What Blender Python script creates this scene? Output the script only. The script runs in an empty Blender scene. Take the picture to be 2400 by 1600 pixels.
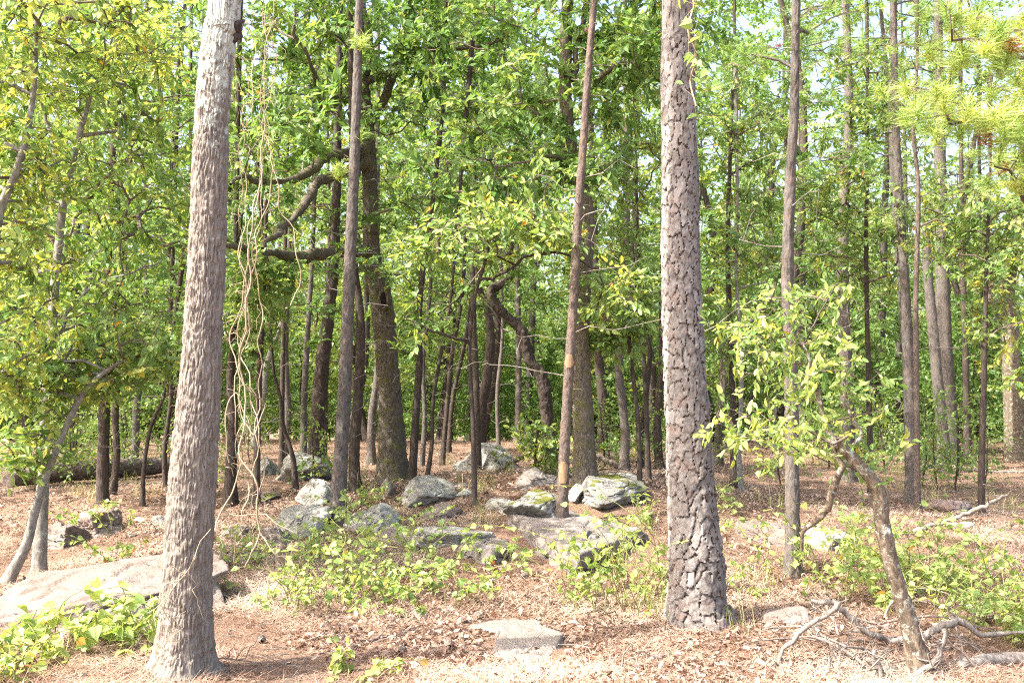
import bpy, math
import numpy as np
from mathutils import Vector, Matrix

# ------------------------------------------------------------------ camera, sky, sun, exposure
SC = bpy.context.scene
COL = SC.collection
F, HZ, CZ = 2347.0, 898.0, 1.6          # focal length in photo pixels, horizon row, eye height
PITCH = math.atan((HZ - 800.0) / F)
cam_d = bpy.data.cameras.new('camera')
cam_d.sensor_width = 36.0
cam_d.lens = F / 2400.0 * 36.0
cam_d.clip_start, cam_d.clip_end = 0.1, 2000.0
cam = bpy.data.objects.new('camera', cam_d)
COL.objects.link(cam)
cam.location = (0, 0, CZ)
cam.rotation_euler = (math.pi / 2 + PITCH, 0, 0)
SC.camera = cam

SUN_EL, SUN_AZ = math.radians(50), math.radians(-113)   # azimuth: clockwise from +Y (view direction)
sun_dir = Vector((math.sin(SUN_AZ) * math.cos(SUN_EL), math.cos(SUN_AZ) * math.cos(SUN_EL), math.sin(SUN_EL)))
world = bpy.data.worlds.new('World')
SC.world = world
world.use_nodes = True
wn = world.node_tree.nodes
sky = wn.new('ShaderNodeTexSky')
sky.sky_type = 'NISHITA'
sky.sun_disc = False
sky.sun_elevation = SUN_EL
sky.sun_rotation = SUN_AZ
sky.dust_density = 6.0
sky.air_density = 1.0
sky.ozone_density = 0.6
world.node_tree.links.new(sky.outputs[0], wn['Background'].inputs[0])
wn['Background'].inputs[1].default_value = 0.15
sun_d = bpy.data.lights.new('sun', 'SUN')
sun_d.energy = 3.4
sun_d.angle = math.radians(0.6)
sun_d.color = (1.0, 0.95, 0.86)
sun = bpy.data.objects.new('sun', sun_d)
COL.objects.link(sun)
sun.rotation_euler = (-sun_dir).to_track_quat('-Z', 'Y').to_euler()
vs = SC.view_settings
vs.view_transform = 'Standard'
vs.look = 'None'
vs.exposure = 2.2
vs.gamma = 1.0
SC.render.engine = 'CYCLES'
cy = SC.cycles
cy.max_bounces, cy.diffuse_bounces, cy.glossy_bounces, cy.transmission_bounces = 7, 4, 2, 5
cy.caustics_reflective = cy.caustics_refractive = False
cy.use_denoising = False
cy.filter_width = 1.2
cy.sample_clamp_indirect = 6.0

# ------------------------------------------------------------------ numeric helpers
def rng_(s): return np.random.default_rng(s)
def nrm(a): return a / np.maximum(np.linalg.norm(a, axis=-1, keepdims=True), 1e-9)
def _hash(ix, iy, iz, s):
    h = (ix * 374761393 + iy * 668265263 + iz * 2147483647 + s * 974711) & 0xFFFFFFFF
    h = ((h ^ (h >> 13)) * 1274126177) & 0xFFFFFFFF
    h = ((h ^ (h >> 16)) * 2246822519) & 0xFFFFFFFF
    return ((h ^ (h >> 15)) & 0xFFFFFF) / float(0xFFFFFF)
def noise3(p, s=0):
    p = np.asarray(p, float)
    i = np.floor(p).astype(np.int64)
    f = p - i
    f = f * f * (3 - 2 * f)
    out = 0
    for dx in (0, 1):
        wx = f[..., 0] if dx else 1 - f[..., 0]
        for dy in (0, 1):
            wy = f[..., 1] if dy else 1 - f[..., 1]
            for dz in (0, 1):
                wz = f[..., 2] if dz else 1 - f[..., 2]
                out = out + wx * wy * wz * _hash(i[..., 0] + dx, i[..., 1] + dy, i[..., 2] + dz, s)
    return out
def fbm(p, s=0, o=4):
    a, t, v = 1.0, 0.0, 0.0
    for k in range(o):
        v = v + a * noise3(p * (2.03 ** k), s + k)
        t += a
        a *= 0.5
    return v / t
def sstep(a, b, x):
    t = np.clip((x - a) / (b - a), 0, 1)
    return t * t * (3 - 2 * t)

def ground_h(x, y):
    x, y = np.asarray(x, float), np.asarray(y, float)
    z0 = np.zeros_like(x + y)
    p = np.stack([x * 0.22, y * 0.22, z0], -1)
    h = 0.34 * (fbm(p, 11, 2) - 0.5)
    h = h + 0.13 * (fbm(p * 4.5, 12, 3) - 0.5)
    h = h + 0.42 * np.exp(-(((x - 0.7) / 3.2) ** 2 + ((y - 12.6) / 3.4) ** 2))
    h = h + 0.10 * sstep(6.0, 3.5, y)
    far = np.clip(y - 27, 0, None)
    h = h - 0.06 * np.minimum(far, 60)
    return h
def ray(u, v):
    cx, cyy = (u - 1200.0) / F, (800.0 - v) / F
    d = np.array([cx, math.cos(PITCH) - math.sin(PITCH) * cyy, math.sin(PITCH) + math.cos(PITCH) * cyy])
    return d / d[1]
def P(u, v, y): return np.array([0, 0, CZ]) + ray(u, v) * y
_ys = np.arange(3.0, 90.0, 0.02)
def G(u, v):
    d = ray(u, v)
    zs = CZ + d[2] * _ys
    k = np.nonzero(zs < ground_h(d[0] * _ys, _ys))[0]
    y = _ys[k[0]] if len(k) else 40.0
    return np.array([d[0] * y, y, float(ground_h(d[0] * y, y))])
def on_ground(x, y): return np.array([x, y, float(ground_h(x, y))])

class MB:
    """collects polygons and links them as one mesh object"""
    def __init__(s): s.v, s.l, s.n, s.m, s.r, s.k = [], [], [], [], [], 0
    def add(s, v, f, mat=0, rnd=0.5):
        v = np.asarray(v, float).reshape(-1, 3)
        f = np.asarray(f, np.int64)
        if not len(f): return
        s.v.append(v)
        s.l.append((f + s.k).ravel())
        s.n.append(np.full(len(f), f.shape[1], np.int64))
        s.m.append(np.full(len(f), mat, np.int64) if np.isscalar(mat) else np.asarray(mat))
        s.r.append(np.full(len(f), rnd, float) if np.isscalar(rnd) else np.asarray(rnd, float))
        s.k += len(v)
    def mesh(s, name, mats, origin=(0, 0, 0), smooth=True):
        me = bpy.data.meshes.new(name)
        v = (np.concatenate(s.v) - np.asarray(origin)) if s.v else np.zeros((0, 3))
        l, n = np.concatenate(s.l), np.concatenate(s.n)
        me.vertices.add(len(v)); me.vertices.foreach_set('co', v.astype(np.float32).ravel())
        me.loops.add(len(l)); me.loops.foreach_set('vertex_index', l.astype(np.int32))
        me.polygons.add(len(n))
        st = np.concatenate([[0], np.cumsum(n)[:-1]])
        me.polygons.foreach_set('loop_start', st.astype(np.int32))
        me.polygons.foreach_set('material_index', np.concatenate(s.m).astype(np.int32))
        me.polygons.foreach_set('use_smooth', np.full(len(n), smooth))
        a = me.attributes.new('rnd', 'FLOAT', 'FACE')
        a.data.foreach_set('value', np.concatenate(s.r).astype(np.float32))
        for m in mats: me.materials.append(m)
        me.update(calc_edges=True)
        return me
    def build(s, name, mats, parent=None, origin=(0, 0, 0), smooth=True):
        if not s.k: return None
        return link(name, s.mesh(name, mats if isinstance(mats, (list, tuple)) else [mats], origin, smooth), parent)
def link(name, me, parent=None):
    o = bpy.data.objects.new(name, me)
    COL.objects.link(o)
    if parent is not None: o.parent = parent
    return o
def tag(o, label=None, cat=None, group=None, kind=None):
    if label: o['label'] = label
    if cat: o['category'] = cat
    if group: o['group'] = group
    if kind: o['kind'] = kind
    return o
def thing(name, loc, label, cat, group=None):
    o = bpy.data.objects.new(name, None)
    COL.objects.link(o)
    o.empty_display_size = 0.2
    o.location = loc
    return tag(o, label, cat, group)
def copy_thing(src, loc, rz, sc, label=None):
    r = src.copy(); COL.objects.link(r)
    r.location = loc; r.rotation_euler = (0, 0, rz); r.scale = (sc, sc, sc)
    if label: r['label'] = label
    for ch in src.children:
        c = ch.copy(); COL.objects.link(c); c.parent = r
        for g in ch.children:
            d = g.copy(); COL.objects.link(d); d.parent = c
    return r

def catmull(pts, ds):
    """pts (n,k): first three columns a position, further columns interpolated along"""
    p = np.asarray(pts, float)
    p = np.vstack([2 * p[0] - p[1], p, 2 * p[-1] - p[-2]])
    out = []
    for i in range(1, len(p) - 2):
        L = np.linalg.norm(p[i + 1, :3] - p[i, :3])
        n = max(2, int(math.ceil(L / ds)))
        t = (np.arange(n) / n)[:, None]
        a, b, c, d = p[i - 1], p[i], p[i + 1], p[i + 2]
        q = 0.5 * ((2 * b) + (-a + c) * t + (2 * a - 5 * b + 4 * c - d) * t * t + (-a + 3 * b - 3 * c + d) * t ** 3)
        out.append(q)
    out.append(p[-2][None])
    return np.vstack(out)
def frames(pts):
    t = np.gradient(pts, axis=0)
    t = nrm(t)
    ref = np.array([1.0, 0, 0]) if abs(t[0, 0]) < 0.8 else np.array([0, 1.0, 0])
    e1 = np.empty_like(t)
    a = ref
    for i in range(len(t)):
        a = a - t[i] * np.dot(a, t[i])
        a = a / max(np.linalg.norm(a), 1e-9)
        e1[i] = a
    return t, e1, np.cross(t, e1)
def tube_v(pts, rad, sides, disp=None):
    t, e1, e2 = frames(pts)
    th = np.linspace(0, 2 * math.pi, sides, endpoint=False)
    R = np.broadcast_to(np.asarray(rad, float)[:, None], (len(pts), sides)).copy()
    if disp is not None: R = R + disp
    return pts[:, None, :] + R[..., None] * (np.cos(th)[None, :, None] * e1[:, None, :] + np.sin(th)[None, :, None] * e2[:, None, :])
def tube_f(n, sides):
    i = np.arange(n - 1)[:, None] * sides
    j = np.arange(sides)[None, :]
    k = (j + 1) % sides
    return np.stack([i + j, i + k, i + sides + k, i + sides + j], -1).reshape(-1, 4)
def add_tube(mb, pts, rad, sides, mat=0, rnd=0.5, disp=None, cap=False):
    pts = np.asarray(pts, float)
    v = tube_v(pts, rad, sides, disp)
    mb.add(v, tube_f(len(pts), sides), mat, rnd)
    if cap:
        mb.add(v[0], np.arange(sides)[::-1][None], mat if cap is True else cap, rnd)
        mb.add(v[-1], np.arange(sides)[None], mat if cap is True else cap, rnd)
def add_prisms(mb, a, b, r0, r1, mat=0):
    """many straight three-sided twigs at once"""
    n = len(a)
    if not n: return
    d = nrm(b - a)
    ref = np.where(np.abs(d[:, 2:3]) > 0.8, np.array([[1.0, 0, 0]]), np.array([[0, 0, 1.0]]))
    e1 = nrm(np.cross(d, ref)); e2 = np.cross(d, e1)
    V = np.empty((n, 6, 3))
    for k in range(3):
        an = 2 * math.pi * k / 3
        o = math.cos(an) * e1 + math.sin(an) * e2
        V[:, k] = a + o * np.reshape(r0, (-1, 1)); V[:, 3 + k] = b + o * np.reshape(r1, (-1, 1))
    f = np.array([[0, 1, 4, 3], [1, 2, 5, 4], [2, 0, 3, 5]])
    mb.add(V, (np.arange(n)[:, None, None] * 6 + f).reshape(-1, 4), mat)

# leaf outlines: (along, half width) points from base to tip of one half
LEAF = {
    'rhomb': [(0.42, 0.5)],
    'oval': [(0.28, 0.46), (0.68, 0.40)],
    'fine': [(0.12, 0.26), (0.32, 0.47), (0.60, 0.46), (0.84, 0.22)],
    'heart': [(-0.10, 0.20), (0.02, 0.42), (0.25, 0.50), (0.52, 0.38), (0.80, 0.14)],
    'oak': [(0.18, 0.10), (0.27, 0.36), (0.38, 0.16), (0.52, 0.50), (0.64, 0.20), (0.80, 0.34), (0.88, 0.12)],
}
def leaf_geo(kind, pos, d, nml, L, Wd, fold=0.25, curl=0.15):
    """leaf blades folded along the midrib; returns verts, faces (two halves each)"""
    prof = np.array(LEAF[kind]); k = len(prof)
    n = len(pos)
    d = nrm(d); nml = nrm(nml - d * np.sum(nml * d, -1, keepdims=True)); s = np.cross(nml, d)
    al = np.concatenate([[0], prof[:, 0], [1], prof[::-1, 0]])
    sd = np.concatenate([[0], prof[:, 1], [0], -prof[::-1, 1]])
    L = np.reshape(L, (-1, 1)); Wd = np.reshape(Wd, (-1, 1))
    fo = np.reshape(fold, (-1, 1)) * np.ones((n, 1)); cu = np.reshape(curl, (-1, 1)) * np.ones((n, 1))
    up = np.abs(sd)[None] * Wd * fo - cu * L * (al[None] ** 2)
    V = pos[:, None] + d[:, None] * (al[None] * L)[..., None] + s[:, None] * (sd[None] * Wd)[..., None] + nml[:, None] * up[..., None]
    m = 2 * k + 2
    f1 = list(range(0, k + 2)); f2 = [0] + list(range(k + 1, m))
    fs = np.array([f1[::-1], f2[::-1]])
    return V.reshape(-1, 3), (np.arange(n)[:, None, None] * m + fs).reshape(-1, k + 2)
def add_leaves(mb, kind, pos, d, nml, L, Wd, rnd, mat=0, fold=None, curl=None):
    if not len(pos): return
    rq = rng_(len(pos))
    if fold is None: fold = rq.uniform(-0.15, 0.6, len(pos))
    if curl is None: curl = rq.uniform(-0.2, 0.5, len(pos))
    v, f = leaf_geo(kind, pos, d, nml, L, Wd, fold, curl)
    mb.add(v, f, mat, np.repeat(rnd, 2))

# ------------------------------------------------------------------ materials
def mat_new(name):
    m = bpy.data.materials.new(name); m.use_nodes = True
    nt = m.node_tree; nt.nodes.clear()
    return m, nt, nt.nodes, nt.links
def ramp(N, stops, interp='LINEAR'):
    r = N.new('ShaderNodeValToRGB'); cr = r.color_ramp; cr.interpolation = interp
    cr.elements[0].position, cr.elements[0].color = stops[0][0], (*stops[0][1], 1)
    cr.elements[1].position, cr.elements[1].color = stops[-1][0], (*stops[-1][1], 1)
    for p, c in stops[1:-1]:
        e = cr.elements.new(p); e.color = (*c, 1)
    return r
def leaf_mat(name, stops, gain=1.75, trans=0.5, tmul=(1.3, 1.2, 0.7), gloss=0.025, objvar=0.12):
    m, nt, N, K = mat_new(name)
    at = N.new('ShaderNodeAttribute'); at.attribute_name = 'rnd'
    oi = N.new('ShaderNodeObjectInfo')
    ma = N.new('ShaderNodeMath'); ma.operation = 'MULTIPLY_ADD'; ma.inputs[1].default_value = objvar
    K.new(oi.outputs['Random'], ma.inputs[0]); K.new(at.outputs['Fac'], ma.inputs[2])
    sb = N.new('ShaderNodeMath'); sb.operation = 'SUBTRACT'; sb.inputs[1].default_value = objvar / 2
    K.new(ma.outputs[0], sb.inputs[0])
    stops = [(p, tuple(min(0.8, gain * c) for c in col)) for p, col in stops]
    r = ramp(N, stops); K.new(sb.outputs[0], r.inputs[0])
    df = N.new('ShaderNodeBsdfDiffuse'); K.new(r.outputs[0], df.inputs[0])
    tm = N.new('ShaderNodeMix'); tm.data_type = 'RGBA'; tm.blend_type = 'MULTIPLY'; tm.inputs[0].default_value = 1
    K.new(r.outputs[0], tm.inputs[6]); tm.inputs[7].default_value = (*tmul, 1)
    tr = N.new('ShaderNodeBsdfTranslucent'); K.new(tm.outputs[2], tr.inputs[0])
    mx = N.new('ShaderNodeMixShader'); mx.inputs[0].default_value = trans
    K.new(df.outputs[0], mx.inputs[1]); K.new(tr.outputs[0], mx.inputs[2])
    last = mx
    if gloss:
        gl = N.new('ShaderNodeBsdfGlossy'); gl.inputs['Roughness'].default_value = 0.5; gl.inputs[0].default_value = (0.9, 0.95, 0.9, 1)
        m2 = N.new('ShaderNodeMixShader'); m2.inputs[0].default_value = gloss
        K.new(mx.outputs[0], m2.inputs[1]); K.new(gl.outputs[0], m2.inputs[2]); last = m2
    out = N.new('ShaderNodeOutputMaterial'); K.new(last.outputs[0], out.inputs[0])
    return m
def mixc(N, K, fac, a, b, mode='MIX'):
    x = N.new('ShaderNodeMix'); x.data_type = 'RGBA'; x.blend_type = mode
    for sock, val in ((0, fac), (6, a), (7, b)):
        if isinstance(val, (int, float)): x.inputs[sock].default_value = val
        elif isinstance(val, tuple): x.inputs[sock].default_value = (*val, 1)
        else: K.new(val, x.inputs[sock])
    return x.outputs[2]
def tex(N, K, co, scale, kind='noise', detail=4, rough=0.6, stretch=None, dist=0.0):
    src = co
    if stretch:
        mp = N.new('ShaderNodeMapping'); mp.inputs['Scale'].default_value = stretch
        K.new(co, mp.inputs[0]); src = mp.outputs[0]
    if kind == 'noise':
        t = N.new('ShaderNodeTexNoise'); t.inputs['Scale'].default_value = scale; t.inputs['Detail'].default_value = detail
        t.inputs['Roughness'].default_value = rough; t.inputs['Distortion'].default_value = dist
        K.new(src, t.inputs['Vector']); return t.outputs[0]
    t = N.new('ShaderNodeTexVoronoi'); t.inputs['Scale'].default_value = scale
    if kind == 'edge': t.feature = 'DISTANCE_TO_EDGE'
    K.new(src, t.inputs['Vector']); return t.outputs['Distance']
def maprange(N, K, v, a, b, c=0.0, d=1.0):
    x = N.new('ShaderNodeMapRange'); x.inputs[1].default_value, x.inputs[2].default_value = a, b
    x.inputs[3].default_value, x.inputs[4].default_value = c, d
    K.new(v, x.inputs[0]); return x.outputs[0]
def bark_mat(name, base, dark, lichen=None, lich=(0.62, 0.7), moss=None, mossr=(0.6, 0.75), vstretch=0.18, scale=38, bump=0.6, groove=False, up_lichen=None, warm=None):
    m, nt, N, K = mat_new(name)
    tc = N.new('ShaderNodeTexCoord'); co = tc.outputs['Object']
    n1 = tex(N, K, co, scale, stretch=(1, 1, vstretch), detail=5)
    n2 = tex(N, K, co, 5.0, detail=3)
    n3 = tex(N, K, co, 130, detail=3)
    c = mixc(N, K, maprange(N, K, n1, 0.36, 0.62), dark, base)
    c = mixc(N, K, maprange(N, K, n2, 0.35, 0.7, 0.0, 0.45), c, tuple(0.6 * x for x in base))
    if warm:
        c = mixc(N, K, maprange(N, K, tex(N, K, co, 9.0, detail=3), 0.52, 0.68, 0, 0.7), c, warm)
    c = mixc(N, K, maprange(N, K, n3, 0.3, 0.75, 0.0, 0.3), c, tuple(min(1, 1.5 * x) for x in base))
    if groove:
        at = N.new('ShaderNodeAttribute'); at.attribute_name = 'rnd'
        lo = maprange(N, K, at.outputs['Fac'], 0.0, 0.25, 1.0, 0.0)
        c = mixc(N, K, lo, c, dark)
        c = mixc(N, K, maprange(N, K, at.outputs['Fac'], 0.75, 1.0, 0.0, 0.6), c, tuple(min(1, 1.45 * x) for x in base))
    if lichen:
        ln = tex(N, K, co, 16, detail=6, rough=0.75)
        lf = maprange(N, K, ln, lich[0], lich[1])
        if up_lichen:
            sx = N.new('ShaderNodeSeparateXYZ'); K.new(co, sx.inputs[0])
            zz = maprange(N, K, sx.outputs[2], up_lichen[0], up_lichen[1], -0.18, 0.14)
            ad = N.new('ShaderNodeMath'); ad.operation = 'ADD'; K.new(ln, ad.inputs[0]); K.new(zz, ad.inputs[1])
            lf = maprange(N, K, ad.outputs[0], lich[0], lich[1])
        c = mixc(N, K, lf, c, lichen)
    if moss:
        mn = tex(N, K, co, 7, detail=6, rough=0.7)
        c = mixc(N, K, maprange(N, K, mn, *mossr), c, moss)
    bs = N.new('ShaderNodeBsdfPrincipled'); bs.inputs['Roughness'].default_value = 0.9
    bs.inputs['Specular IOR Level'].default_value = 0.15
    K.new(c, bs.inputs['Base Color'])
    bp = N.new('ShaderNodeBump'); bp.inputs['Strength'].default_value = bump; bp.inputs['Distance'].default_value = 0.012
    K.new(n1, bp.inputs['Height']); K.new(bp.outputs[0], bs.inputs['Normal'])
    out = N.new('ShaderNodeOutputMaterial'); K.new(bs.outputs[0], out.inputs[0])
    return m
def rock_mat(name, base, pale, dark, lichen, moss=None, mossr=(0.5, 0.6), lich=(0.5, 0.62)):
    m, nt, N, K = mat_new(name)
    tc = N.new('ShaderNodeTexCoord'); co = tc.outputs['Object']
    n1 = tex(N, K, co, 2.3, detail=6, rough=0.65)
    n2 = tex(N, K, co, 5, detail=7, rough=0.62, dist=0.4)
    n3 = tex(N, K, co, 45, detail=4, rough=0.6)
    c = mixc(N, K, maprange(N, K, n1, 0.38, 0.62), base, pale)
    c = mixc(N, K, maprange(N, K, n2, 0.50, 0.64, 0, 0.85), c, dark)
    c = mixc(N, K, maprange(N, K, n3, 0.4, 0.7, 0, 0.28), c, tuple(0.6 * x for x in base))
    c = mixc(N, K, maprange(N, K, tex(N, K, co, 4, detail=6, rough=0.62), lich[0], lich[1], 0, 0.6), c, lichen)
    if moss:
        ge = N.new('ShaderNodeNewGeometry'); sx = N.new('ShaderNodeSeparateXYZ'); K.new(ge.outputs['Normal'], sx.inputs[0])
        up = maprange(N, K, sx.outputs[2], 0.5, 0.9, -0.25, 0.06)
        ad = N.new('ShaderNodeMath'); ad.operation = 'ADD'
        K.new(tex(N, K, co, 3.0, detail=7, rough=0.65), ad.inputs[0]); K.new(up, ad.inputs[1])
        c = mixc(N, K, maprange(N, K, ad.outputs[0], *mossr), c, moss)
    bs = N.new('ShaderNodeBsdfPrincipled'); bs.inputs['Roughness'].default_value = 0.85
    bs.inputs['Specular IOR Level'].default_value = 0.25
    K.new(c, bs.inputs['Base Color'])
    hn = N.new('ShaderNodeMath'); hn.operation = 'ADD'; K.new(n2, hn.inputs[0]); K.new(n3, hn.inputs[1])
    bp = N.new('ShaderNodeBump'); bp.inputs['Strength'].default_value = 0.75; bp.inputs['Distance'].default_value = 0.02
    K.new(hn.outputs[0], bp.inputs['Height']); K.new(bp.outputs[0], bs.inputs['Normal'])
    out = N.new('ShaderNodeOutputMaterial'); K.new(bs.outputs[0], out.inputs[0])
    return m
def ground_mat():
    m, nt, N, K = mat_new('forest_floor')
    tc = N.new('ShaderNodeTexCoord'); co = tc.outputs['Object']
    a = tex(N, K, co, 0.8, detail=5); b = tex(N, K, co, 14, detail=6, rough=0.75); d = tex(N, K, co, 55, detail=4, rough=0.8)
    c = mixc(N, K, maprange(N, K, b, 0.36, 0.66), (0.15, 0.095, 0.068), (0.30, 0.205, 0.15))
    c = mixc(N, K, maprange(N, K, a, 0.42, 0.60, 0, 0.6), c, (0.28, 0.165, 0.11))
    c = mixc(N, K, maprange(N, K, d, 0.5, 0.75, 0, 0.6), c, (0.36, 0.27, 0.21))
    c = mixc(N, K, maprange(N, K, d, 0.5, 0.28, 0, 0.7), c, (0.06, 0.035, 0.022))
    bs = N.new('ShaderNodeBsdfPrincipled'); bs.inputs['Roughness'].default_value = 0.95
    bs.inputs['Specular IOR Level'].default_value = 0.1
    K.new(c, bs.inputs['Base Color'])
    hn = N.new('ShaderNodeMath'); hn.operation = 'ADD'; K.new(b, hn.inputs[0]); K.new(d, hn.inputs[1])
    bp = N.new('ShaderNodeBump'); bp.inputs['Strength'].default_value = 0.9; bp.inputs['Distance'].default_value = 0.035
    K.new(hn.outputs[0], bp.inputs['Height']); K.new(bp.outputs[0], bs.inputs['Normal'])
    out = N.new('ShaderNodeOutputMaterial'); K.new(bs.outputs[0], out.inputs[0])
    return m

M = {}
M['leaf'] = leaf_mat('broad_leaf', [(0, (0.045, 0.10, 0.018)), (0.35, (0.088, 0.155, 0.042)), (0.6, (0.15, 0.215, 0.064)), (0.8, (0.24, 0.275, 0.075)), (0.93, (0.36, 0.31, 0.04)), (1, (0.34, 0.15, 0.03))])
M['leaf_far'] = leaf_mat('broad_leaf_far', [(0, (0.045, 0.10, 0.02)), (0.4, (0.086, 0.15, 0.042)), (0.7, (0.14, 0.20, 0.058)), (1, (0.27, 0.26, 0.04))])
M['briar'] = leaf_mat('briar_leaf', [(0, (0.05, 0.12, 0.022)), (0.45, (0.125, 0.19, 0.05)), (0.75, (0.205, 0.25, 0.085)), (0.92, (0.29, 0.29, 0.07)), (1, (0.24, 0.08, 0.03))], gloss=0.03)
M['needle'] = leaf_mat('pine_needle', [(0, (0.04, 0.095, 0.022)), (0.5, (0.12, 0.20, 0.045)), (0.85, (0.28, 0.33, 0.09)), (0.97, (0.32, 0.31, 0.06)), (1, (0.20, 0.09, 0.035))], trans=0.35, gloss=0.05)
M['dead_leaf'] = leaf_mat('dead_leaf', [(0, (0.11, 0.055, 0.035)), (0.3, (0.24, 0.15, 0.105)), (0.6, (0.38, 0.275, 0.215)), (0.9, (0.55, 0.45, 0.38)), (1, (0.40, 0.15, 0.06))], gain=0.9, trans=0.15, tmul=(1, 0.8, 0.6), gloss=0.02)
M['dead_needle'] = leaf_mat('dead_needle', [(0, (0.17, 0.095, 0.065)), (0.5, (0.35, 0.235, 0.17)), (1, (0.54, 0.44, 0.35))], gain=1.0, trans=0.1, tmul=(1, 0.8, 0.6), gloss=0.02)
M['dry_grass'] = leaf_mat('dry_grass', [(0, (0.10, 0.17, 0.03)), (0.5, (0.28, 0.28, 0.08)), (1, (0.52, 0.43, 0.27))], gain=1.1, trans=0.3)
M['bark_oak'] = bark_mat('oak_bark', (0.235, 0.208, 0.178), (0.095, 0.075, 0.062), lichen=(0.42, 0.44, 0.38), lich=(0.54, 0.62), up_lichen=(2.3, 3.4), vstretch=0.16, scale=55, bump=0.8)
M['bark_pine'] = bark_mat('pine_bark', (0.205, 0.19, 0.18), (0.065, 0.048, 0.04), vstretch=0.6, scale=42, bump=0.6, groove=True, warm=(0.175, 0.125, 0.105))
M['bark_slim'] = bark_mat('slim_pine_bark', (0.135, 0.12, 0.108), (0.045, 0.037, 0.032), vstretch=0.3, scale=48, bump=1.0, warm=(0.15, 0.105, 0.085))
M['bark_red'] = bark_mat('reddish_pine_bark', (0.15, 0.118, 0.10), (0.052, 0.036, 0.03), vstretch=0.4, scale=60, bump=1.0, warm=(0.18, 0.12, 0.088))
M['bark_dark'] = bark_mat('dark_bark', (0.085, 0.066, 0.056), (0.018, 0.014, 0.012), vstretch=0.22, scale=50, bump=0.9, moss=(0.075, 0.085, 0.02), mossr=(0.58, 0.75), lichen=(0.26, 0.28, 0.23), lich=(0.68, 0.76))
M['bark_moss'] = bark_mat('mossy_bark', (0.15, 0.125, 0.10), (0.03, 0.024, 0.02), vstretch=0.3, scale=55, bump=0.8, moss=(0.10, 0.105, 0.02), mossr=(0.50, 0.68), lichen=(0.36, 0.39, 0.32), lich=(0.62, 0.7))
M['bark_pale'] = bark_mat('pale_bark', (0.24, 0.225, 0.20), (0.09, 0.08, 0.07), vstretch=0.5, scale=30, bump=0.4, lichen=(0.31, 0.335, 0.29), lich=(0.55, 0.66))
M['bark_lichen'] = bark_mat('lichen_bark', (0.19, 0.15, 0.11), (0.05, 0.035, 0.028), vstretch=0.4, scale=45, bump=0.8, lichen=(0.40, 0.43, 0.37), lich=(0.54, 0.64))
M['twig'] = bark_mat('twig_bark', (0.16, 0.125, 0.10), (0.06, 0.045, 0.036), bump=0.1)
M['dead_wood'] = bark_mat('dead_wood', (0.25, 0.22, 0.195), (0.08, 0.065, 0.054), vstretch=0.3, scale=40, bump=0.8)
M['log'] = bark_mat('log_bark', (0.21, 0.17, 0.145), (0.05, 0.038, 0.031), vstretch=1.0, scale=26, bump=0.9)
M['vine'] = bark_mat('vine_stem', (0.36, 0.29, 0.20), (0.20, 0.15, 0.10), bump=0.1)
M['briar_stem'] = bark_mat('briar_stem', (0.26, 0.27, 0.09), (0.12, 0.11, 0.05), bump=0.1)
M['bare_wood'] = bark_mat('bare_wood', (0.30, 0.195, 0.12), (0.19, 0.115, 0.07), vstretch=0.15, scale=40, bump=0.2)
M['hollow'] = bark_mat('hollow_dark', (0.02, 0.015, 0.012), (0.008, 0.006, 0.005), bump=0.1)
M['rock'] = rock_mat('grey_rock', (0.21, 0.195, 0.17), (0.34, 0.32, 0.285), (0.07, 0.063, 0.055), (0.31, 0.32, 0.27))
M['rock_pink'] = rock_mat('pink_rock', (0.155, 0.12, 0.102), (0.205, 0.168, 0.148), (0.08, 0.058, 0.047), (0.195, 0.168, 0.15), lich=(0.52, 0.66))
M['rock_moss'] = rock_mat('mossy_rock', (0.16, 0.15, 0.135), (0.30, 0.285, 0.265), (0.05, 0.047, 0.043), (0.27, 0.29, 0.25), moss=(0.10, 0.105, 0.018), mossr=(0.535, 0.60))
M['rock_dark'] = rock_mat('dark_slab', (0.15, 0.128, 0.114), (0.23, 0.20, 0.182), (0.07, 0.06, 0.054), (0.20, 0.19, 0.175), lich=(0.56, 0.68))
M['rock_red'] = rock_mat('reddish_rock', (0.17, 0.118, 0.098), (0.28, 0.22, 0.195), (0.075, 0.05, 0.042), (0.26, 0.235, 0.21), lich=(0.54, 0.66))
M['rock_tan'] = rock_mat('tan_bedrock', (0.17, 0.145, 0.125), (0.225, 0.195, 0.172), (0.095, 0.08, 0.07), (0.20, 0.18, 0.16), lich=(0.54, 0.68))
M['ground'] = ground_mat()

# ------------------------------------------------------------------ ground
def axis(core0, core1, step, far, grow):
    a = list(np.arange(core0, core1 + 1e-6, step))
    s = step; x = core1
    while x < far:
        s *= grow; x += s; a.append(x)
    s = step; x = core0; b = []
    while x > -far:
        s *= grow; x -= s; b.append(x)
    return np.array(b[::-1] + a)
gx, gy = axis(-6, 6, 0.07, 400, 1.07), axis(4.5, 16, 0.06, 400, 1.06)
X, Y = np.meshgrid(gx, gy)
Z = ground_h(X, Y)
near = np.exp(-np.maximum(0, np.hypot(X, Y - 9) - 8) / 6)
Z = Z + near * 0.05 * (fbm(np.stack([X * 5, Y * 5, 0 * X], -1), 31, 3) - 0.5)
mb = MB()
nx, ny = len(gx), len(gy)
i = (np.arange(ny - 1)[:, None] * nx + np.arange(nx - 1)[None]).ravel()
mb.add(np.stack([X, Y, Z], -1), np.stack([i, i + 1, i + nx + 1, i + nx], -1))
g = mb.build('ground', M['ground'])
tag(g, 'reddish brown forest floor of needles and dead leaves', 'ground', kind='structure')

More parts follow.
